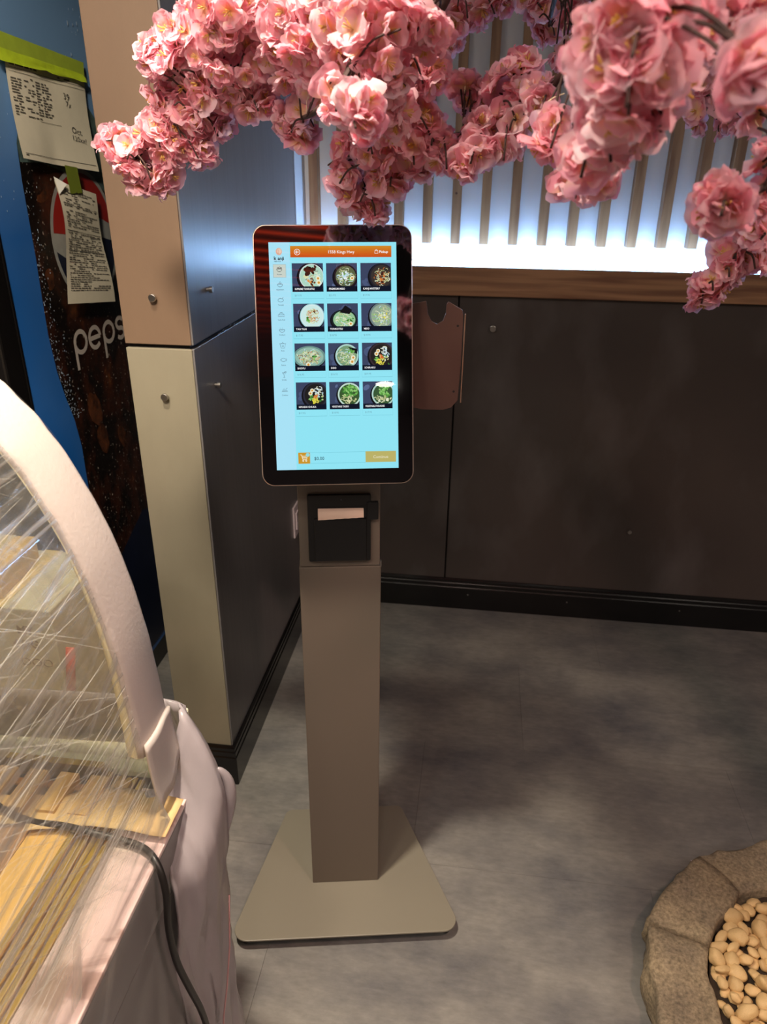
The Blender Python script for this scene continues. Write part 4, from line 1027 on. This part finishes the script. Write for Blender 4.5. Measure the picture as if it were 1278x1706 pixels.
MB().grid(rsf, 14, 2, mat('red_webbing', s2l(190, 62, 50), .6)).build('webbing', rs, smooth=True).modifiers.new('solid', 'SOLIDIFY').thickness = .003
MB().box(-.05, .06, -.03, .05, 0, .035, mat('red_webbing_d', s2l(150, 46, 40), .6)).build('folded_end', rs, bevel=.006)

# ================================================================== STONE RING WITH PEBBLES
RC = Vector((.86, 1.05, 0))
M_stone = mat('rough_stone', s2l(138, 126, 108), .9, var=.42, vscale=130, bump=.55, bscale=90)
def stone_mat():
    m = M_stone; nt = m.node_tree; b = nt.nodes['Principled BSDF']
    src = b.inputs['Base Color'].links[0].from_socket
    tc = nt.nodes.new('ShaderNodeTexCoord'); n = nt.nodes.new('ShaderNodeTexNoise'); n.inputs['Scale'].default_value = 9; n.inputs['Detail'].default_value = 4
    nt.links.new(tc.outputs['Object'], n.inputs[0]); r = nt.nodes.new('ShaderNodeValToRGB'); e = r.color_ramp.elements
    e[0].position = .35; e[0].color = (.80, .78, .76, 1); e[1].position = .65; e[1].color = (1.2, 1.16, 1.02, 1); nt.links.new(n.outputs[0], r.inputs[0])
    mx = nt.nodes.new('ShaderNodeMix'); mx.data_type = 'RGBA'; mx.blend_type = 'MULTIPLY'; mx.inputs[0].default_value = 1
    nt.links.new(src, mx.inputs[6]); nt.links.new(r.outputs[0], mx.inputs[7]); nt.links.new(mx.outputs[2], b.inputs['Base Color'])
stone_mat()
pl = thing('stone_planter', 'round planter ring of rough grey stone blocks filled with cream pebbles', 'planter', RC)
def block(a0, a1, r0, r1, h, seed):
    bm = bmesh.new(); bmesh.ops.create_cube(bm, size=2.0)
    bmesh.ops.subdivide_edges(bm, edges=bm.edges[:], cuts=9, use_grid_fill=True)
    for v in bm.verts:
        p = v.co.copy(); rad = Vector((.06, .16, .16)); q = Vector(); 
        inner = Vector([max(-1+rad[k], min(1-rad[k], p[k])) for k in range(3)])
        d = p-inner; dn = Vector([d[k]/rad[k] for k in range(3)])
        if dn.length > 1: dn.normalize()
        p = inner+Vector([dn[k]*rad[k] for k in range(3)])
        a = (a0+a1)/2+p.x*(a1-a0)/2; chord = math.cos(abs(p.x)*(a1-a0)/2*.75)/math.cos((a1-a0)/2*.4)
        r = ((r0+r1)/2+p.y*(r1-r0)/2)*(.5+.5*1/max(.9, math.cos(p.x*(a1-a0)/2))*math.cos((a1-a0)/3.2))
        z = h/2+p.z*h/2
        w = Vector((r*math.cos(a), r*math.sin(a), z))
        nz_ = noise.noise(w*14+Vector((seed, 0, 0)))*.011+noise.noise(w*38+Vector((seed, 3, 0)))*.0045
        if p.y > .5: nz_ *= 1.7
        dirn = Vector((math.cos(a)*p.y, math.sin(a)*p.y, p.z)); dirn = dirn.normalized() if dirn.length > 0 else dirn
        w += dirn*nz_; w.z = max(0, w.z+ (.0))
        if p.z < -.9: w.z = 0
        v.co = w
    me = bpy.data.meshes.new('stone_block'); bm.to_mesh(me); bm.free(); me.materials.append(M_stone)
    me.polygons.foreach_set('use_smooth', [True]*len(me.polygons)); return me
NB = 10; A0 = math.radians(124.5); DA = 2*math.pi/NB
for k in range(NB):
    me = block(A0+k*DA+.006, A0+(k+1)*DA-.006,   .288, .415, .118+.010*math.sin(k*2.3+1.2), k*3.1)
    inst(me, 'stone_block', pl, (0, 0, 0))
M_soil = mat('dark_gravel_bed', s2l(52, 42, 32), .95, bump=.3, bscale=80)
MB().disc((0, 0, 0), .287, .086, (0, 0, 1), M_soil, 40).build('gravel_bed', pl, kind='stuff')
M_peb = mat('cream_pebble', s2l(218, 186, 132), .62, var=.12, vscale=22, bump=.12, bscale=70, objvar=.12)
def pebble_mesh(seed):
    bm = bmesh.new(); bmesh.ops.create_icosphere(bm, subdivisions=3, radius=1)
    sx, sy, sz = random.uniform(.9, 1.3), random.uniform(.7, .95), random.uniform(.5, .75)
    for v in bm.verts:
        d = 1+.26*noise.noise(v.co*.9+Vector((seed*7, 1, 2)))+.11*noise.noise(v.co*2.1+Vector((seed*3, 5, 2)))
        p = v.co*d
        for ax in (Vector((.5, .3, .8)), Vector((-.6, .5, .6)), Vector((.2, -.8, .5))):   # a few ground flat facets
            ax = ax.normalized(); e = p.dot(ax)-.82
            if e > 0: p -= ax*e*.7
        v.co = Vector((p.x*sx, p.y*sy, p.z*sz))
    me = bpy.data.meshes.new('pebble'); bm.to_mesh(me); bm.free(); me.materials.append(M_peb)
    me.polygons.foreach_set('use_smooth', [True]*len(me.polygons)); return me
PM = [pebble_mesh(k+.5) for k in range(9)]
rd = random.Random(4); spots = []
SP = .0312; ny = int(.6/(SP*.866))
for a in range(-12, 13):
    for b in range(-12, 13):
        x, y = (a+.5*(b % 2))*SP+rd.gauss(0, .0042), b*SP*.866+rd.gauss(0, .0042)
        if .055 < math.hypot(x, y) < .281: spots.append((x, y))
spots.sort(key=lambda p: p[0]); spots = spots[:298]
for x, y in spots:
    r = rd.choice((rd.uniform(.0135, .0175), rd.uniform(.0145, .0185), rd.uniform(.018, .0235)))
    rim = math.hypot(x, y); z = .098+rd.uniform(-.006, .008)+(r-.015)*.6
    o = inst(rd.choice(PM), 'pebble', None, (RC.x+x, RC.y+y, z), (rd.gauss(0, .4), rd.gauss(0, .4), rd.uniform(0, 6.28)), r)
    size = 'large' if r >= .0185 else ('medium' if r > .0160 else 'small')
    place = 'against the inner edge of the stone ring' if rim > .235 else ('near the trunk in the stone ring' if rim < .12 else 'in the middle of the pebble bed')
    part_ = ('far ' if y > 0 else 'near ')+('left' if x < 0 else 'right')
    tag(o, size+' cream pebble '+place+', '+part_+' quarter', 'pebble', 'cream pebbles in the stone ring')
mb = MB(); low = bpy.data.meshes.new('tmp'); bm = bmesh.new(); bmesh.ops.create_icosphere(bm, subdivisions=2, radius=1); LV = [v.co.copy() for v in bm.verts]; LF = [tuple(v.index for v in f.verts) for f in bm.faces]; bm.free(); bpy.data.meshes.remove(low)
for k in range(330):
    a = rd.uniform(0, 6.28); rho = math.sqrt(rd.random())*.278; r = rd.uniform(.010, .016)
    e = Matrix.Rotation(rd.uniform(0, 6.28), 3, 'Z') @ Matrix.Diagonal((r*1.25, r*.9, r*.65)); c = Vector((rho*math.cos(a), rho*math.sin(a), .084+rd.uniform(0, .006)))
    mb.add([c+e @ (v*(1+.2*noise.noise(v+Vector((k, 0, 0))))) for v in LV], LF, M_peb)
mb.build('pebble_underlayer', pl, kind='stuff', smooth=True)

# ================================================================== ARTIFICIAL CHERRY TREE
tree = thing('cherry_blossom_tree', 'artificial pink cherry blossom tree whose flowering branches hang across the top', 'tree', RC)
TI = Matrix.Translation(-RC)
def tb(mb, name, **k):
    o = mb.build(name, tree, **k); o.matrix_parent_inverse = TI; return o
M_bark = mat('dark_bark', s2l(58, 34, 30), .75, var=.25, vscale=40, bump=.4, bscale=60)
M_trunk = mat('trunk_bark', s2l(104, 78, 62), .85, var=.3, vscale=12, bump=.7, bscale=30, stretch=(1, 1, .2))
M_stalk = mat('pale_stalk', s2l(232, 214, 180), .6)
trunk = [(.86, 1.05, .06), (.85, 1.05, .5), (.90, 1.02, .95), (.84, 1.0, 1.4), (.76, .98, 1.75), (.62, .96, 2.02), (.42, .95, 2.16)]
tb(MB().tube(cr(trunk, 6), [.055-.037*i/36 for i in range(37)], M_trunk, 12), 'trunk', smooth=True)
hub = (.42, .95, 2.16)
BR = {'a': [(-.02, .98, 2.06), (-.155, 1.056, 1.918), (-.288, 1.172, 1.832), (-.379, 1.205, 1.786), (-.473, 1.219, 1.725), (-.55, 1.211, 1.663)],
'b': [(.26, .90, 2.0), (.122, .876, 1.816), (.076, 1.053, 1.748), (.007, 1.109, 1.704), (-.081, 1.127, 1.684), (-.174, 1.167, 1.617)],
'c': [(.12, .96, 2.06), (-.034, 1.024, 1.881), (-.073, 1.043, 1.822), (-.103, 1.064, 1.801), (-.126, 1.049, 1.735), (-.181, 1.126, 1.661)],
'd': [(.22, .70, 2.02), (.12, .58, 1.84), (.091, .589, 1.722), (.083, .634, 1.686), (.075, .696, 1.645)],
'e': [(.44, .98, 1.98), (.40, 1.10, 1.87), (.32, 1.2, 1.789), (.34, 1.355, 1.735)],
'f': [(.44, .84, 1.95), (.36, .76, 1.78), (.289, .745, 1.692), (.252, .759, 1.646), (.199, .713, 1.629)],
'g': [(.50, .93, 1.92), (.43, .93, 1.75), (.364, .931, 1.646), (.349, 1.041, 1.579), (.299, 1.08, 1.509)],
'h': [(.22, 1.15, 2.06), (.098, 1.267, 1.926), (.084, 1.501, 1.874)],
'i': [(.12, 1.18, 2.08), (-.036, 1.367, 1.95), (-.097, 1.485, 1.838)],
'j': [(-.155, 1.056, 1.918), (-.164, 1.027, 1.796), (-.186, .979, 1.73), (-.274, 1.166, 1.715)]}
allpts = []
for k, P in BR.items():
    pts = cr(([hub] if k != 'j' else [])+P, 7); n = len(pts)
    pts = [p+Vector((noise.noise(p*9), noise.noise(p*9+Vector((5, 0, 0))), noise.noise(p*9+Vector((0, 5, 0)))))*.006 for p in pts]
    tb(MB().tube(pts, [.008*(1-i/n)+.0022 for i in range(n)], M_bark, 7), 'branch', smooth=True)
    allpts += pts
BLOBS = [(-0.56, 1.206, 1.675, 0.0438, 11), (-0.531, 1.219, 1.646, 0.0461, 11), (-0.509, 1.217, 1.692, 0.0458, 11), (-0.475, 1.219, 1.707, 0.0478, 13), (-0.453, 1.229, 1.676, 0.0263, 6), (-0.419, 1.229, 1.708, 0.0237, 4), (-0.475, 1.206, 1.748, 0.038, 10), (-0.44, 1.21, 1.739, 0.0424, 11), (-0.478, 1.167, 1.801, 0.0255, 6), (-0.48, 1.168, 1.786, 0.0232, 4), (-0.446, 1.17, 1.79, 0.046, 11), (-0.41, 1.186, 1.769, 0.0484, 9), (-0.367, 1.19, 1.754, 0.0433, 8), (-0.344, 1.198, 1.74, 0.0319, 5), (-0.405, 1.16, 1.817, 0.0521, 11), (-0.354, 1.158, 1.795, 0.0558, 12), (-0.314, 1.144, 1.828, 0.057, 12), (-0.286, 1.157, 1.794, 0.046, 8), (-0.275, 1.162, 1.766, 0.0307, 4), (-0.274, 1.187, 1.72, 0.0401, 7), (-0.292, 1.183, 1.712, 0.0279, 4), (-0.228, 1.121, 1.769, 0.0441, 8), (-0.358, 1.129, 1.843, 0.0526, 11), (-0.235, 1.083, 1.814, 0.0562, 12), (-0.438, 1.158, 1.821, 0.0286, 4), (-0.179, 1.024, 1.799, 0.0565, 11), (-0.123, 0.931, 1.796, 0.0511, 9), (-0.165, 1.032, 1.753, 0.048, 8), (-0.116, 0.987, 1.761, 0.0457, 8), (-0.139, 0.837, 1.702, 0.0291, 4), (-0.177, 0.931, 1.723, 0.0279, 3), (-0.136, 1.039, 1.715, 0.0394, 6), (-0.092, 0.983, 1.807, 0.0408, 6), (-0.093, 1.09, 1.765, 0.0341, 5), (-0.106, 1.112, 1.733, 0.0347, 5), (-0.161, 1.108, 1.683, 0.042, 7), (-0.199, 1.132, 1.68, 0.0244, 3), (-0.215, 1.15, 1.645, 0.0286, 4), (-0.187, 1.165, 1.621, 0.0346, 5), (-0.165, 1.167, 1.601, 0.0231, 3), (-0.141, 1.151, 1.642, 0.036, 5), (-0.105, 1.125, 1.67, 0.0424, 7), (-0.081, 1.116, 1.694, 0.0329, 4), (-0.058, 1.098, 1.665, 0.0305, 4), (-0.026, 1.079, 1.672, 0.0352, 5), (-0.016, 1.099, 1.694, 0.0305, 4), (0.017, 1.08, 1.676, 0.03, 4), (-0.019, 1.146, 1.739, 0.0281, 4), (0.012, 1.116, 1.747, 0.0365, 5), (0.022, 1.098, 1.712, 0.0341, 5), (-0.041, 1.144, 1.757, 0.0169, 2), (-0.102, 1.485, 1.838, 0.044, 7), (-0.077, 1.483, 1.86, 0.0269, 3), (-0.05, 1.38, 1.881, 0.0388, 6), (-0.008, 1.38, 1.886, 0.0297, 4), (0.033, 1.142, 1.777, 0.0225, 3), (0.059, 1.045, 1.731, 0.0325, 4), (0.063, 0.897, 1.686, 0.0264, 3), (0.096, 1.53, 1.878, 0.0405, 6), (0.065, 1.478, 1.896, 0.0367, 5), (0.097, 1.287, 1.808, 0.0233, 3), (0.112, 1.379, 1.867, 0.0274, 3), (0.069, 0.592, 1.719, 0.0284, 4), (0.083, 0.548, 1.728, 0.0347, 5), (0.084, 0.551, 1.701, 0.0301, 4), (0.073, 0.594, 1.691, 0.0225, 3), (0.107, 0.61, 1.686, 0.0263, 3), (0.09, 0.633, 1.67, 0.024, 3), (0.074, 0.676, 1.659, 0.02, 2), (0.089, 0.845, 1.639, 0.0194, 2), (0.105, 0.793, 1.647, 0.0183, 2), (0.081, 0.896, 1.643, 0.0147, 2), (0.102, 0.583, 1.746, 0.0323, 4), (0.115, 0.606, 1.715, 0.0283, 4), (0.127, 0.641, 1.739, 0.0248, 3), (0.152, 0.725, 1.767, 0.0343, 5), (0.339, 1.355, 1.743, 0.0457, 8), (0.325, 1.356, 1.772, 0.0274, 3), (0.364, 1.347, 1.759, 0.0388, 6), (0.387, 1.437, 1.841, 0.0343, 5), (0.377, 1.294, 1.727, 0.0275, 3), (0.187, 0.769, 1.767, 0.0365, 5), (0.139, 0.478, 1.703, 0.0122, 2), (0.197, 0.714, 1.767, 0.0306, 4), (0.241, 0.763, 1.668, 0.0196, 2), (0.26, 0.86, 1.704, 0.0191, 2), (0.351, 1.353, 1.723, 0.0228, 3), (0.194, 0.693, 1.631, 0.0235, 3), (0.241, 0.763, 1.633, 0.0235, 3), (0.332, 1.047, 1.589, 0.0305, 4), (0.324, 1.068, 1.562, 0.0256, 3), (0.309, 1.079, 1.52, 0.0313, 4), (0.323, 1.067, 1.539, 0.0238, 3), (0.351, 1.059, 1.551, 0.0183, 2), (0.298, 1.08, 1.502, 0.0147, 2), (0.313, 0.948, 1.595, 0.0245, 3), (0.307, 1.003, 1.605, 0.0206, 2)]
# petals -------------------------------------------------------------------
M_pet = bpy.data.materials.new('silk_petal'); M_pet.use_nodes = True
nt = M_pet.node_tree; nt.nodes.remove(nt.nodes['Principled BSDF'])
at = nt.nodes.new('ShaderNodeAttribute'); at.attribute_name = 'tint'
gi = nt.nodes.new('ShaderNodeNewGeometry'); oi = nt.nodes.new('ShaderNodeObjectInfo')
ad = nt.nodes.new('ShaderNodeMath'); ad.operation = 'ADD'; nt.links.new(gi.outputs['Random Per Island'], ad.inputs[0]); nt.links.new(oi.outputs['Random'], ad.inputs[1])
mr = nt.nodes.new('ShaderNodeMapRange'); mr.inputs[2].default_value = 2; mr.inputs[3].default_value = .72; mr.inputs[4].default_value = 1.08; nt.links.new(ad.outputs[0], mr.inputs[0])
hs_ = nt.nodes.new('ShaderNodeHueSaturation'); nt.links.new(at.outputs['Color'], hs_.inputs['Color']); nt.links.new(mr.outputs[0], hs_.inputs['Saturation'])
d1 = nt.nodes.new('ShaderNodeBsdfDiffuse'); t1 = nt.nodes.new('ShaderNodeBsdfTranslucent'); g1 = nt.nodes.new('ShaderNodeBsdfGlossy'); g1.inputs['Roughness'].default_value = .45
nt.links.new(hs_.outputs[0], d1.inputs[0]); nt.links.new(hs_.outputs[0], t1.inputs[0])
m1 = nt.nodes.new('ShaderNodeMixShader'); m1.inputs[0].default_value = .64; nt.links.new(d1.outputs[0], m1.inputs[1]); nt.links.new(t1.outputs[0], m1.inputs[2])
m2 = nt.nodes.new('ShaderNodeMixShader'); m2.inputs[0].default_value = .035; nt.links.new(m1.outputs[0], m2.inputs[1]); nt.links.new(g1.outputs[0], m2.inputs[2])
nt.links.new(m2.outputs[0], nt.nodes['Material Output'].inputs[0])
PINK = Vector(s2l(250, 190, 206)); PALE = Vector(s2l(253, 218, 228)); YEL = Vector(s2l(252, 226, 170)); ROSE_ = Vector(s2l(247, 164, 186))
def blossom_data(seed):
    """one silk flower about 5 cm across: two rings of frilled petals and stamens; returns verts, faces, tints"""
    r = random.Random(seed); V = []; F_ = []; T_ = []
    for ring_, (np_, R0, up) in enumerate(((5, .0225, .0), (5, .0175, .26))):
        off = r.uniform(0, 6.28)
        for k in range(np_):
            az = off+2*math.pi*k/np_+r.gauss(0, .22); tilt = up+r.gauss(0, .28); Rp = R0*r.uniform(.85, 1.12); wd_ = Rp*r.uniform(.68, .86); ph = r.uniform(0, 6)
            base_ = len(V); nu, nv = 5, 4; c = PINK.lerp(PALE, r.random()) if r.random() < .75 else PINK.lerp(ROSE_, r.random())
            for i in range(nu+1):
                s = i/nu; half = wd_*(math.sin(math.pi*min(1, .12+.62*s))**.8)*(1-.25*max(0, s-.85)/.15)
                for j in range(nv+1):
                    t = j/nv*2-1
                    L = Rp*s*(1-.10*(1-abs(t))*max(0, s-.7)/.3-.12*t*t*s)
                    x, y = L, half*t
                    z = .06*L*s*s*(1 if ring_ < 2 else 2.5)+.0030*math.sin(ph+t*4+s*3)*s+.0020*math.sin(ph*2+t*9)*s*s+.006*(t*t)*s*(1 if ring_ else .4)
                    x2 = x*math.cos(tilt)-z*math.sin(tilt); z2 = x*math.sin(tilt)+z*math.cos(tilt)
                    V.append((x2*math.cos(az)-y*math.sin(az), x2*math.sin(az)+y*math.cos(az), z2))
                    T_.append(YEL.lerp(c, min(1, s*1.9)))
            for i in range(nu):
                for j in range(nv): a = base_+i*(nv+1)+j; F_.append((a, a+nv+1, a+nv+2, a+1))
    for k in range(6):
        az = r.uniform(0, 6.28); sp = r.uniform(.15, .5); L = r.uniform(.009, .014); w = .0004; b = len(V)
        tip = (L*sp*math.cos(az), L*sp*math.sin(az), L)
        for (dx, dy) in ((w, 0), (-w, w), (-w, -w)): V.append((dx, dy, 0)); T_.append(YEL)
        for (dx, dy) in ((w*2, 0), (-w*2, w*2), (-w*2, -w*2)): V.append((tip[0]+dx, tip[1]+dy, tip[2])); T_.append(Vector(s2l(240, 200, 90)))
        F_ += [(b, b+1, b+4, b+3), (b+1, b+2, b+5, b+4), (b+2, b, b+3, b+5), (b+3, b+4, b+5)]
    return V, F_, T_
def petal_mesh(name, V, F_, T_):
    me = bpy.data.meshes.new(name); me.from_pydata([tuple(v) for v in V], [], F_); me.materials.append(M_pet)
    ca = me.color_attributes.new('tint', 'FLOAT_COLOR', 'POINT')
    ca.data.foreach_set('color', [c for t in T_ for c in (t[0], t[1], t[2], 1.0)])
    me.polygons.foreach_set('use_smooth', [True]*len(me.polygons)); me.update(); return me
BD = [blossom_data(100+k) for k in range(7)]; BM = [petal_mesh('blossom', *d) for d in BD]
rd = random.Random(9); FL = []
for (x, y, z, R, n) in BLOBS:
    c = Vector((x, y, z)); near = min(allpts, key=lambda p: (p-c).length)
    for k in range(round(n*1.6)):
        while True:
            d = Vector((rd.uniform(-1, 1), rd.uniform(-1, 1), rd.uniform(-1, 1)))
            if d.length < 1: break
        p = c+d*max(R*.45, R-.011)
        out_ = (p-near).normalized() if (p-near).length > .004 else Vector((0, -1, 0))
        out_ = (out_*.9+d*.7+Vector((0, -.35, -.1))+Vector((rd.gauss(0, .35), rd.gauss(0, .35), rd.gauss(0, .35)))).normalized()
        q = Vector((0, 0, 1)).rotation_difference(out_) @ Quaternion((0, 0, 1), rd.uniform(0, 6.28))
        FL.append((p, q, rd.uniform(.82, 1.15), rd.randrange(7), near))
NF = len(FL)
# a little more above the picture, along the branches
for P in BR.values():
    for k in range(24):
        a = Vector(P[0]).lerp(Vector(hub), rd.random()*.7); d = Vector((rd.gauss(0, .04), rd.gauss(0, .04), rd.gauss(0, .04)))
        FL.append((a+d, Vector((0, 0, 1)).rotation_difference(d.normalized()) @ Quaternion((0, 0, 1), rd.uniform(0, 6)), rd.uniform(.9, 1.2), rd.randrange(7), a))
camp = Vector((0, 0, 1.65))
order = sorted(range(NF), key=lambda i: (FL[i][0]-camp).length)
first = set(order[:300])
SV, SF, ST = [], [], []
for i, (p, q, s, k, near) in enumerate(FL):
    if i in first:
        o = inst(BM[k], 'blossom', tree, p, q, s); o.matrix_parent_inverse = TI
    else:
        V, F_, T_ = BD[k]; b = len(SV); M = Matrix.Translation(p) @ q.to_matrix().to_4x4() @ Matrix.Scale(s, 4)
        SV += [M @ Vector(v) for v in V]; SF += [tuple(a+b for a in f) for f in F_]; ST += T_
o = bpy.data.objects.new('blossom_mass', petal_mesh('blossom_mass', SV, SF, ST)); C.objects.link(o); o.parent = tree; o.matrix_parent_inverse = TI; o['kind'] = 'stuff'
# twigs to the clusters and pale stalks to the flowers
tw = MB()
for (x, y, z, R, n) in BLOBS:
    c = Vector((x, y, z)); near = min(allpts, key=lambda p: (p-c).length)
    mid = near.lerp(c, .5)+Vector((rd.gauss(0, .01), rd.gauss(0, .01), .012)); tw.tube(cr([near, mid, c], 4), .0016, M_bark, 5)
    tow = (camp-c).normalized()*min(R*1.1, .035); tw.tube(cr([near+tow*.8, near.lerp(c, .6)+tow, c+tow*.9+Vector((0, 0, -.012))], 4), .0014, M_bark, 5)
    for k in range(2):
        e = c+Vector((rd.uniform(-R, R), rd.uniform(-R, R), rd.uniform(-R, R)))*.6; tw.tube(cr([near.lerp(c, .3), near.lerp(e, .6)+Vector((0, 0, .008)), e], 3), .0012, M_bark, 4)
tb(tw, 'twigs', kind='stuff', smooth=True)
st = MB()
for i, (p, q, s, k, near) in enumerate(FL):
    if i % 2: continue
    b = p+(near-p).normalized()*min(.035, (near-p).length); mid = (p+b)/2+Vector((rd.gauss(0, .005), rd.gauss(0, .005), .004))
    st.tube(cr([b, mid, p], 2), .0006, M_stalk, 4)
tb(st, 'flower_stalks', kind='stuff', smooth=True)

# ================================================================== LIGHTS OF THE ROOM AND ADDED FILL LIGHTS (above and behind the viewer)
M_lens = emis('lamp_lens', (1, .93, .82), 30.0)
for (x, y, col, w, ang, bl, lab) in DOWNLIGHTS:
    t = thing('ceiling_downlight', lab, 'ceiling light', (x, y, 2.72))
    mb = MB(); mb.disc((0, 0, -.012), .095, .012, (0, 0, 1), M_white, 28); mb.build('trim_ring', t)
    MB().disc((0, 0, -.0135), .082, .0012, (0, 0, 1), M_lens, 24).build('lens', t)
    L = bpy.data.lights.new('downlight_lamp', 'SPOT'); L.energy = w; L.color = col; L.spot_size = math.radians(ang); L.spot_blend = bl; L.shadow_soft_size = .07
    o = bpy.data.objects.new('downlight_lamp', L); C.objects.link(o); o.parent = t; o.location = (0, 0, -.03)
for (p0, p1, col, w, ang, bl, lab) in ADDED_SPOTS:
    t = thing('added_fill_spot', lab, 'spotlight', p0)
    d = (Vector(p1)-Vector(p0)).normalized(); q = Vector((0, 0, -1)).rotation_difference(d)
    MB().disc((0, 0, .045), .028, .015, (0, 0, 1), M_vblack, 20).tube([(0, 0, .045), (0, 0, 0)], .006, M_vblack, 8).build('mount', t)
    h = MB().disc((0, 0, .04), .03, -.12, (0, 0, 1), M_vblack, 22, .034).build('spot_head', t); h.rotation_mode = 'QUATERNION'; h.rotation_quaternion = q
    MB().disc((0, 0, -.0815), .027, .001, (0, 0, 1), M_lens, 20).build('lens', h)
    L = bpy.data.lights.new('fill_spot_lamp', 'SPOT'); L.energy = w; L.color = col; L.spot_size = math.radians(ang); L.spot_blend = bl; L.shadow_soft_size = .12
    o = bpy.data.objects.new('fill_spot_lamp', L); C.objects.link(o); o.parent = t; o.rotation_mode = 'QUATERNION'; o.rotation_quaternion = q; o.location = d*.1
for (x, y, w_, h_, p, lab) in FILL_PANELS:
    t = thing('added_fill_panel', lab, 'ceiling light', (x, y, 2.72))
    MB().box(-w_/2-.02, w_/2+.02, -h_/2-.02, h_/2+.02, -.015, 0, M_white).build('fill_panel_frame', t)
    MB().box(-w_/2, w_/2, -h_/2, h_/2, -.017, -.014, emis('fill_panel_diffuser', (1, .9, .78), 2.5)).build('fill_panel_diffuser', t)
    L = bpy.data.lights.new('fill_panel_lamp', 'AREA'); L.shape = 'RECTANGLE'; L.size = w_; L.size_y = h_; L.energy = p; L.color = NEUT
    o = bpy.data.objects.new('fill_panel_lamp', L); C.objects.link(o); o.parent = t; o.location = (0, 0, -.03)
# red backlit soffit panel with dark slats over the viewer, mirrored in the border of the screen
sof = thing('red_soffit_light', 'long red backlit slatted soffit panel on the ceiling behind the viewer', 'ceiling light', (-.06, -2.1, 2.70))
MB().box(-.24, .22, -1.3, 1.25, 0, .02, M_dark).build('housing', sof)
MB().box(-.22, .20, -1.28, 1.23, -.004, 0, emis('red_backlight', s2l(255, 70, 34), 1.7)).build('diffuser', sof)
sl = MB().box(-.23, .21, -.012, .012, -.03, -.004, M_dark).mesh('soffit_slat')
for k in range(26): inst(sl, 'soffit_slat', sof, (0, -1.25+.098*k, 0))
